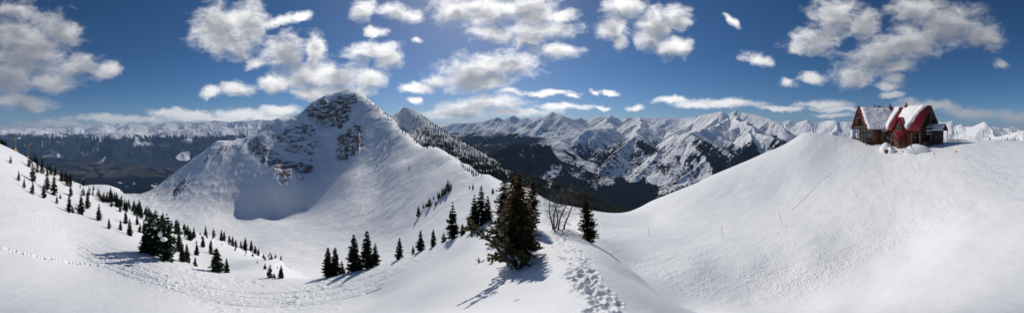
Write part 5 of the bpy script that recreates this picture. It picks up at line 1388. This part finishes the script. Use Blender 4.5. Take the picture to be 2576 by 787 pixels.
# ------------------------------------------------------------------ around the lodge
def at(x, y, r):
    a = R(AZ(x)); return Vector((r * math.sin(a), r * math.cos(a), r * math.tan(R(EL(y)))))
def on_snow(x, r, dz=0.0):
    a = R(AZ(x)); X1, Y1 = r * math.sin(a), r * math.cos(a); return Vector((X1, Y1, grid_z(azc, rsn, Z, X1, Y1) + dz))
def mound(x, r, s, seed, label, dz=0.0):
    o = lump('snow_mound', on_snow(x, r, dz), s, seed, M_SNOW); o.rotation_euler = (0, 0, -R(AZ(x))); return tag(o, label, 'snow mound')
mound(2305, 75.2, (3.9, 1.3, 1.9), 41, 'long rounded snow mound before the right gable of the lodge', 0.6)
mound(2230, 80, (2.2, 1.6, 2.1), 43, 'ploughed snow heap between the lodge wings, left of the entrance roof', 0.0)
mound(2241, 77.5, (1.3, 1.2, 2.0), 47, 'smaller snow heap hard against the left foot of the entrance roof', -0.2)
# crate
c = empty('crate', on_snow(2229, 77.0, 0.15), (0, 0, -R(AZ(2229)))); g = Geo(); FrC = Frame(Vector(LB), Vector((1, 0, 0)), Vector((0, 1, 0)))
FrC.box(g, -0.6, 0.6, -0.4, 0.4, 0.0, 0.85); link_mesh('box', g.mesh('box', M_TIMBER), c)
g = Geo()
for k in range(4): FrC.box(g, -0.62, 0.62, -0.44, -0.402, 0.06 + k * 0.22, 0.2 + k * 0.22)
link_mesh('slats', g.mesh('slats', M_TIMBER), c)
g = Geo(); FrC.box(g, -0.66, 0.66, -0.46, 0.44, 0.853, 0.90); g.tube([(0.1, 0, 0.9), (0.1, 0, 1.05)], [0.12, 0.09], 8); link_mesh('lid', g.mesh('lid', M_TIMBER), c)
tag(c, 'grey wooden crate standing in the snow left of the lodge entrance', 'crate')
# deck fence running right from the lodge
fo = empty('deck_fence', on_snow(2388, 89)); g1 = Geo(); g2 = Geo(); B0 = Vector(fo.location)
fpts = [at(2386, 350, 90) , at(2410, 352, 93), at(2434, 354, 96), at(2458, 356, 99)]
for i in range(3):
    a, b = fpts[i] - B0, fpts[i + 1] - B0
    for dz, w in ((0, 0.10), (-0.45, 0.05), (-0.8, 0.05)): g1.tube([tuple(a + Vector((0, 0, dz))), tuple(b + Vector((0, 0, dz)))], [w, w], 4)
    for k in range(14):
        p = a.lerp(b, k / 14); g1.tube([tuple(p + Vector((0, 0, -0.85))), tuple(p)], [0.045, 0.045], 4)
for p in fpts:
    po = Geo(); q = p - B0; po.tube([tuple(q + Vector((0, 0, -1.6))), tuple(q + Vector((0, 0, 0.12)))], [0.11, 0.11], 6); link_mesh('post', po.mesh('post', M_DARKWOOD), fo)
link_mesh('rails', g1.mesh('rails', M_DARKWOOD), fo); tag(fo, 'dark wooden deck fence running right from the lodge', 'fence')
# marker poles
def pole(xb, yb, xt, yt, label, flag=None, r=None, rad=0.028, group='marker poles along the upper edge of the right piste'):
    if r is None:
        px_, py_, r = hit(xb, yb)
    base = on_snow(xb, r, -0.2); top = at(xt, yt, r * 1.0)
    o = empty('marker_pole', base); g = Geo(); d = top - base; g.tube([(0, 0, 0), tuple(d * 0.5), tuple(d)], [rad, rad * 0.9, rad * 0.7], 6); link_mesh('pole', g.mesh('pole', M_BAMBOO), o)
    if flag:
        g = Geo(); k = d * flag; rt = Vector((math.cos(R(AZ(xb))), -math.sin(R(AZ(xb))), 0)); V = [tuple(k), tuple(k + rt * 0.35 + Vector((0, 0, -0.05))), tuple(k + rt * 0.32 + Vector((0, 0, -0.36))), tuple(k + Vector((0, 0, -0.32)))]
        n_ = rt.cross(Vector((0, 0, 1))) * 0.012; V += [tuple(Vector(v) + n_) for v in V]
        g.add(V, [(0, 1, 2, 3), (7, 6, 5, 4), (0, 4, 5, 1), (1, 5, 6, 2), (2, 6, 7, 3), (3, 7, 4, 0)]); link_mesh('flag', g.mesh('flag', M_REDCLOTH), o)
    tag(o, label, 'pole', group)
pole(1634, 594, 1631, 571, 'bare marker pole in the saddle, farthest left along the right piste')
pole(1820, 600, 1814, 565, 'second marker pole from the left at the foot of the lodge hill')
pole(1969, 569, 1959, 530, 'left-leaning marker pole, third from the left, below the old ski track')
pole(2161, 501, 2145, 469, 'strongly left-leaning marker pole, fourth from the left')
pole(2227, 469, 2217, 444, 'left-leaning marker pole, fifth from the left below the lodge')
pole(2305, 433, 2292, 415, 'left-leaning pole of the close pair below the lodge')
pole(2315, 426, 2312, 407, 'nearly upright pole of the close pair below the lodge')
pole(2352, 399, 2347, 375, 'marker pole with a red flag below the right gable of the lodge', 0.62)
pole(2104, 372, 2103, 350, 'short marker pole with a red flag left of the lodge', 1.0, r=80)
pole(2144, 376, 2143, 362, 'thin pole stuck in the snow in front of the left wing', None, r=74)
pole(2490, 356, 2489, 345, 'small trail post with a dark board on the right rim', None, r=98, rad=0.05)
pole(2111, 338, 2111, 327, 'marker pole with a red flag on the brow left of the lodge', 1.0, r=97, rad=0.03)
def cone(x, r, h, w, mat, label, cat, name):
    o = empty(name, on_snow(x, r, -0.03)); g = Geo(); g.tube([(0, 0, 0.06), (0, 0, h * 0.5), (0, 0, h)], [w, w * 0.6, w * 0.2], 12); link_mesh('body', g.mesh('body', mat), o)
    g = Geo(); g.tube([(0, 0, 0), (0, 0, 0.06)], [w * 1.4, w * 1.4], 4); link_mesh('base', g.mesh('base', mat), o); tag(o, label, cat)
cone(2405.5, 72, 0.55, 0.30, M_ORANGE, 'small orange cone on the snow right of the lodge', 'cone', 'traffic_cone')
cone(2461, 97, 0.95, 0.24, M_REDCLOTH, 'red marker standing on the snow at the right end of the deck fence', 'marker', 'trail_marker')
# ------------------------------------------------------------------ lift towers on the left crest
def tower(xb, yb, xt, yt, r, arm, label):
    base = on_snow(xb, r, -0.3); top = at(xt, yt, r); d = top - base; o = empty('lift_tower', base); h = d.length
    g = Geo(); g.tube([(0, 0, 0), tuple(d)], [0.34, 0.24], 12); link_mesh('mast', g.mesh('mast', M_STEEL), o)
    g = Geo(); g.tube([tuple(d * 0.02), tuple(d * 0.22)], [0.52, 0.50], 12); link_mesh('padding', g.mesh('padding', M_YELLOW), o)
    rt = Vector((math.cos(R(AZ(xb))), -math.sin(R(AZ(xb))), 0)) * 0.93 + Vector((0, 0, 0.03)); f = Vector((0, 0, 1)).cross(rt).normalized()
    g = Geo(); g.tube([tuple(d - rt * arm), tuple(d + rt * arm)], [0.17, 0.17], 6); link_mesh('crossarm', g.mesh('crossarm', M_STEEL), o)
    for s in (-1, 1):
        g = Geo(); c = d + rt * arm * 0.92 * s; g.tube([tuple(c - f * 1.3 - Vector((0, 0, 0.15))), tuple(c + f * 1.3 - Vector((0, 0, 0.15)))], [0.12, 0.12], 6)
        for k in range(4): q = c + f * (-1.1 + 0.73 * k) - Vector((0, 0, 0.3)); g.tube([tuple(q - rt * 0.06), tuple(q + rt * 0.06)], [0.2, 0.2], 10)
        g.tube([tuple(c), tuple(c + Vector((0, 0, 0.9)))], [0.07, 0.05], 6); g.tube([tuple(c + Vector((0, 0, 0.9)) - f * 0.6), tuple(c + Vector((0, 0, 0.9)) + f * 0.6)], [0.05, 0.05], 5)
        link_mesh('sheave_train', g.mesh('sheave_train', M_STEEL), o)
    tag(o, label, 'lift tower', 'chairlift towers on the left crest')
tower(38.6, 395, 37, 341.6, 116, 2.8, 'tall near lift tower with a yellow padded foot on the left crest')
tower(71, 399, 71, 361, 124, 1.9, 'smaller farther lift tower rising among firs on the left crest')
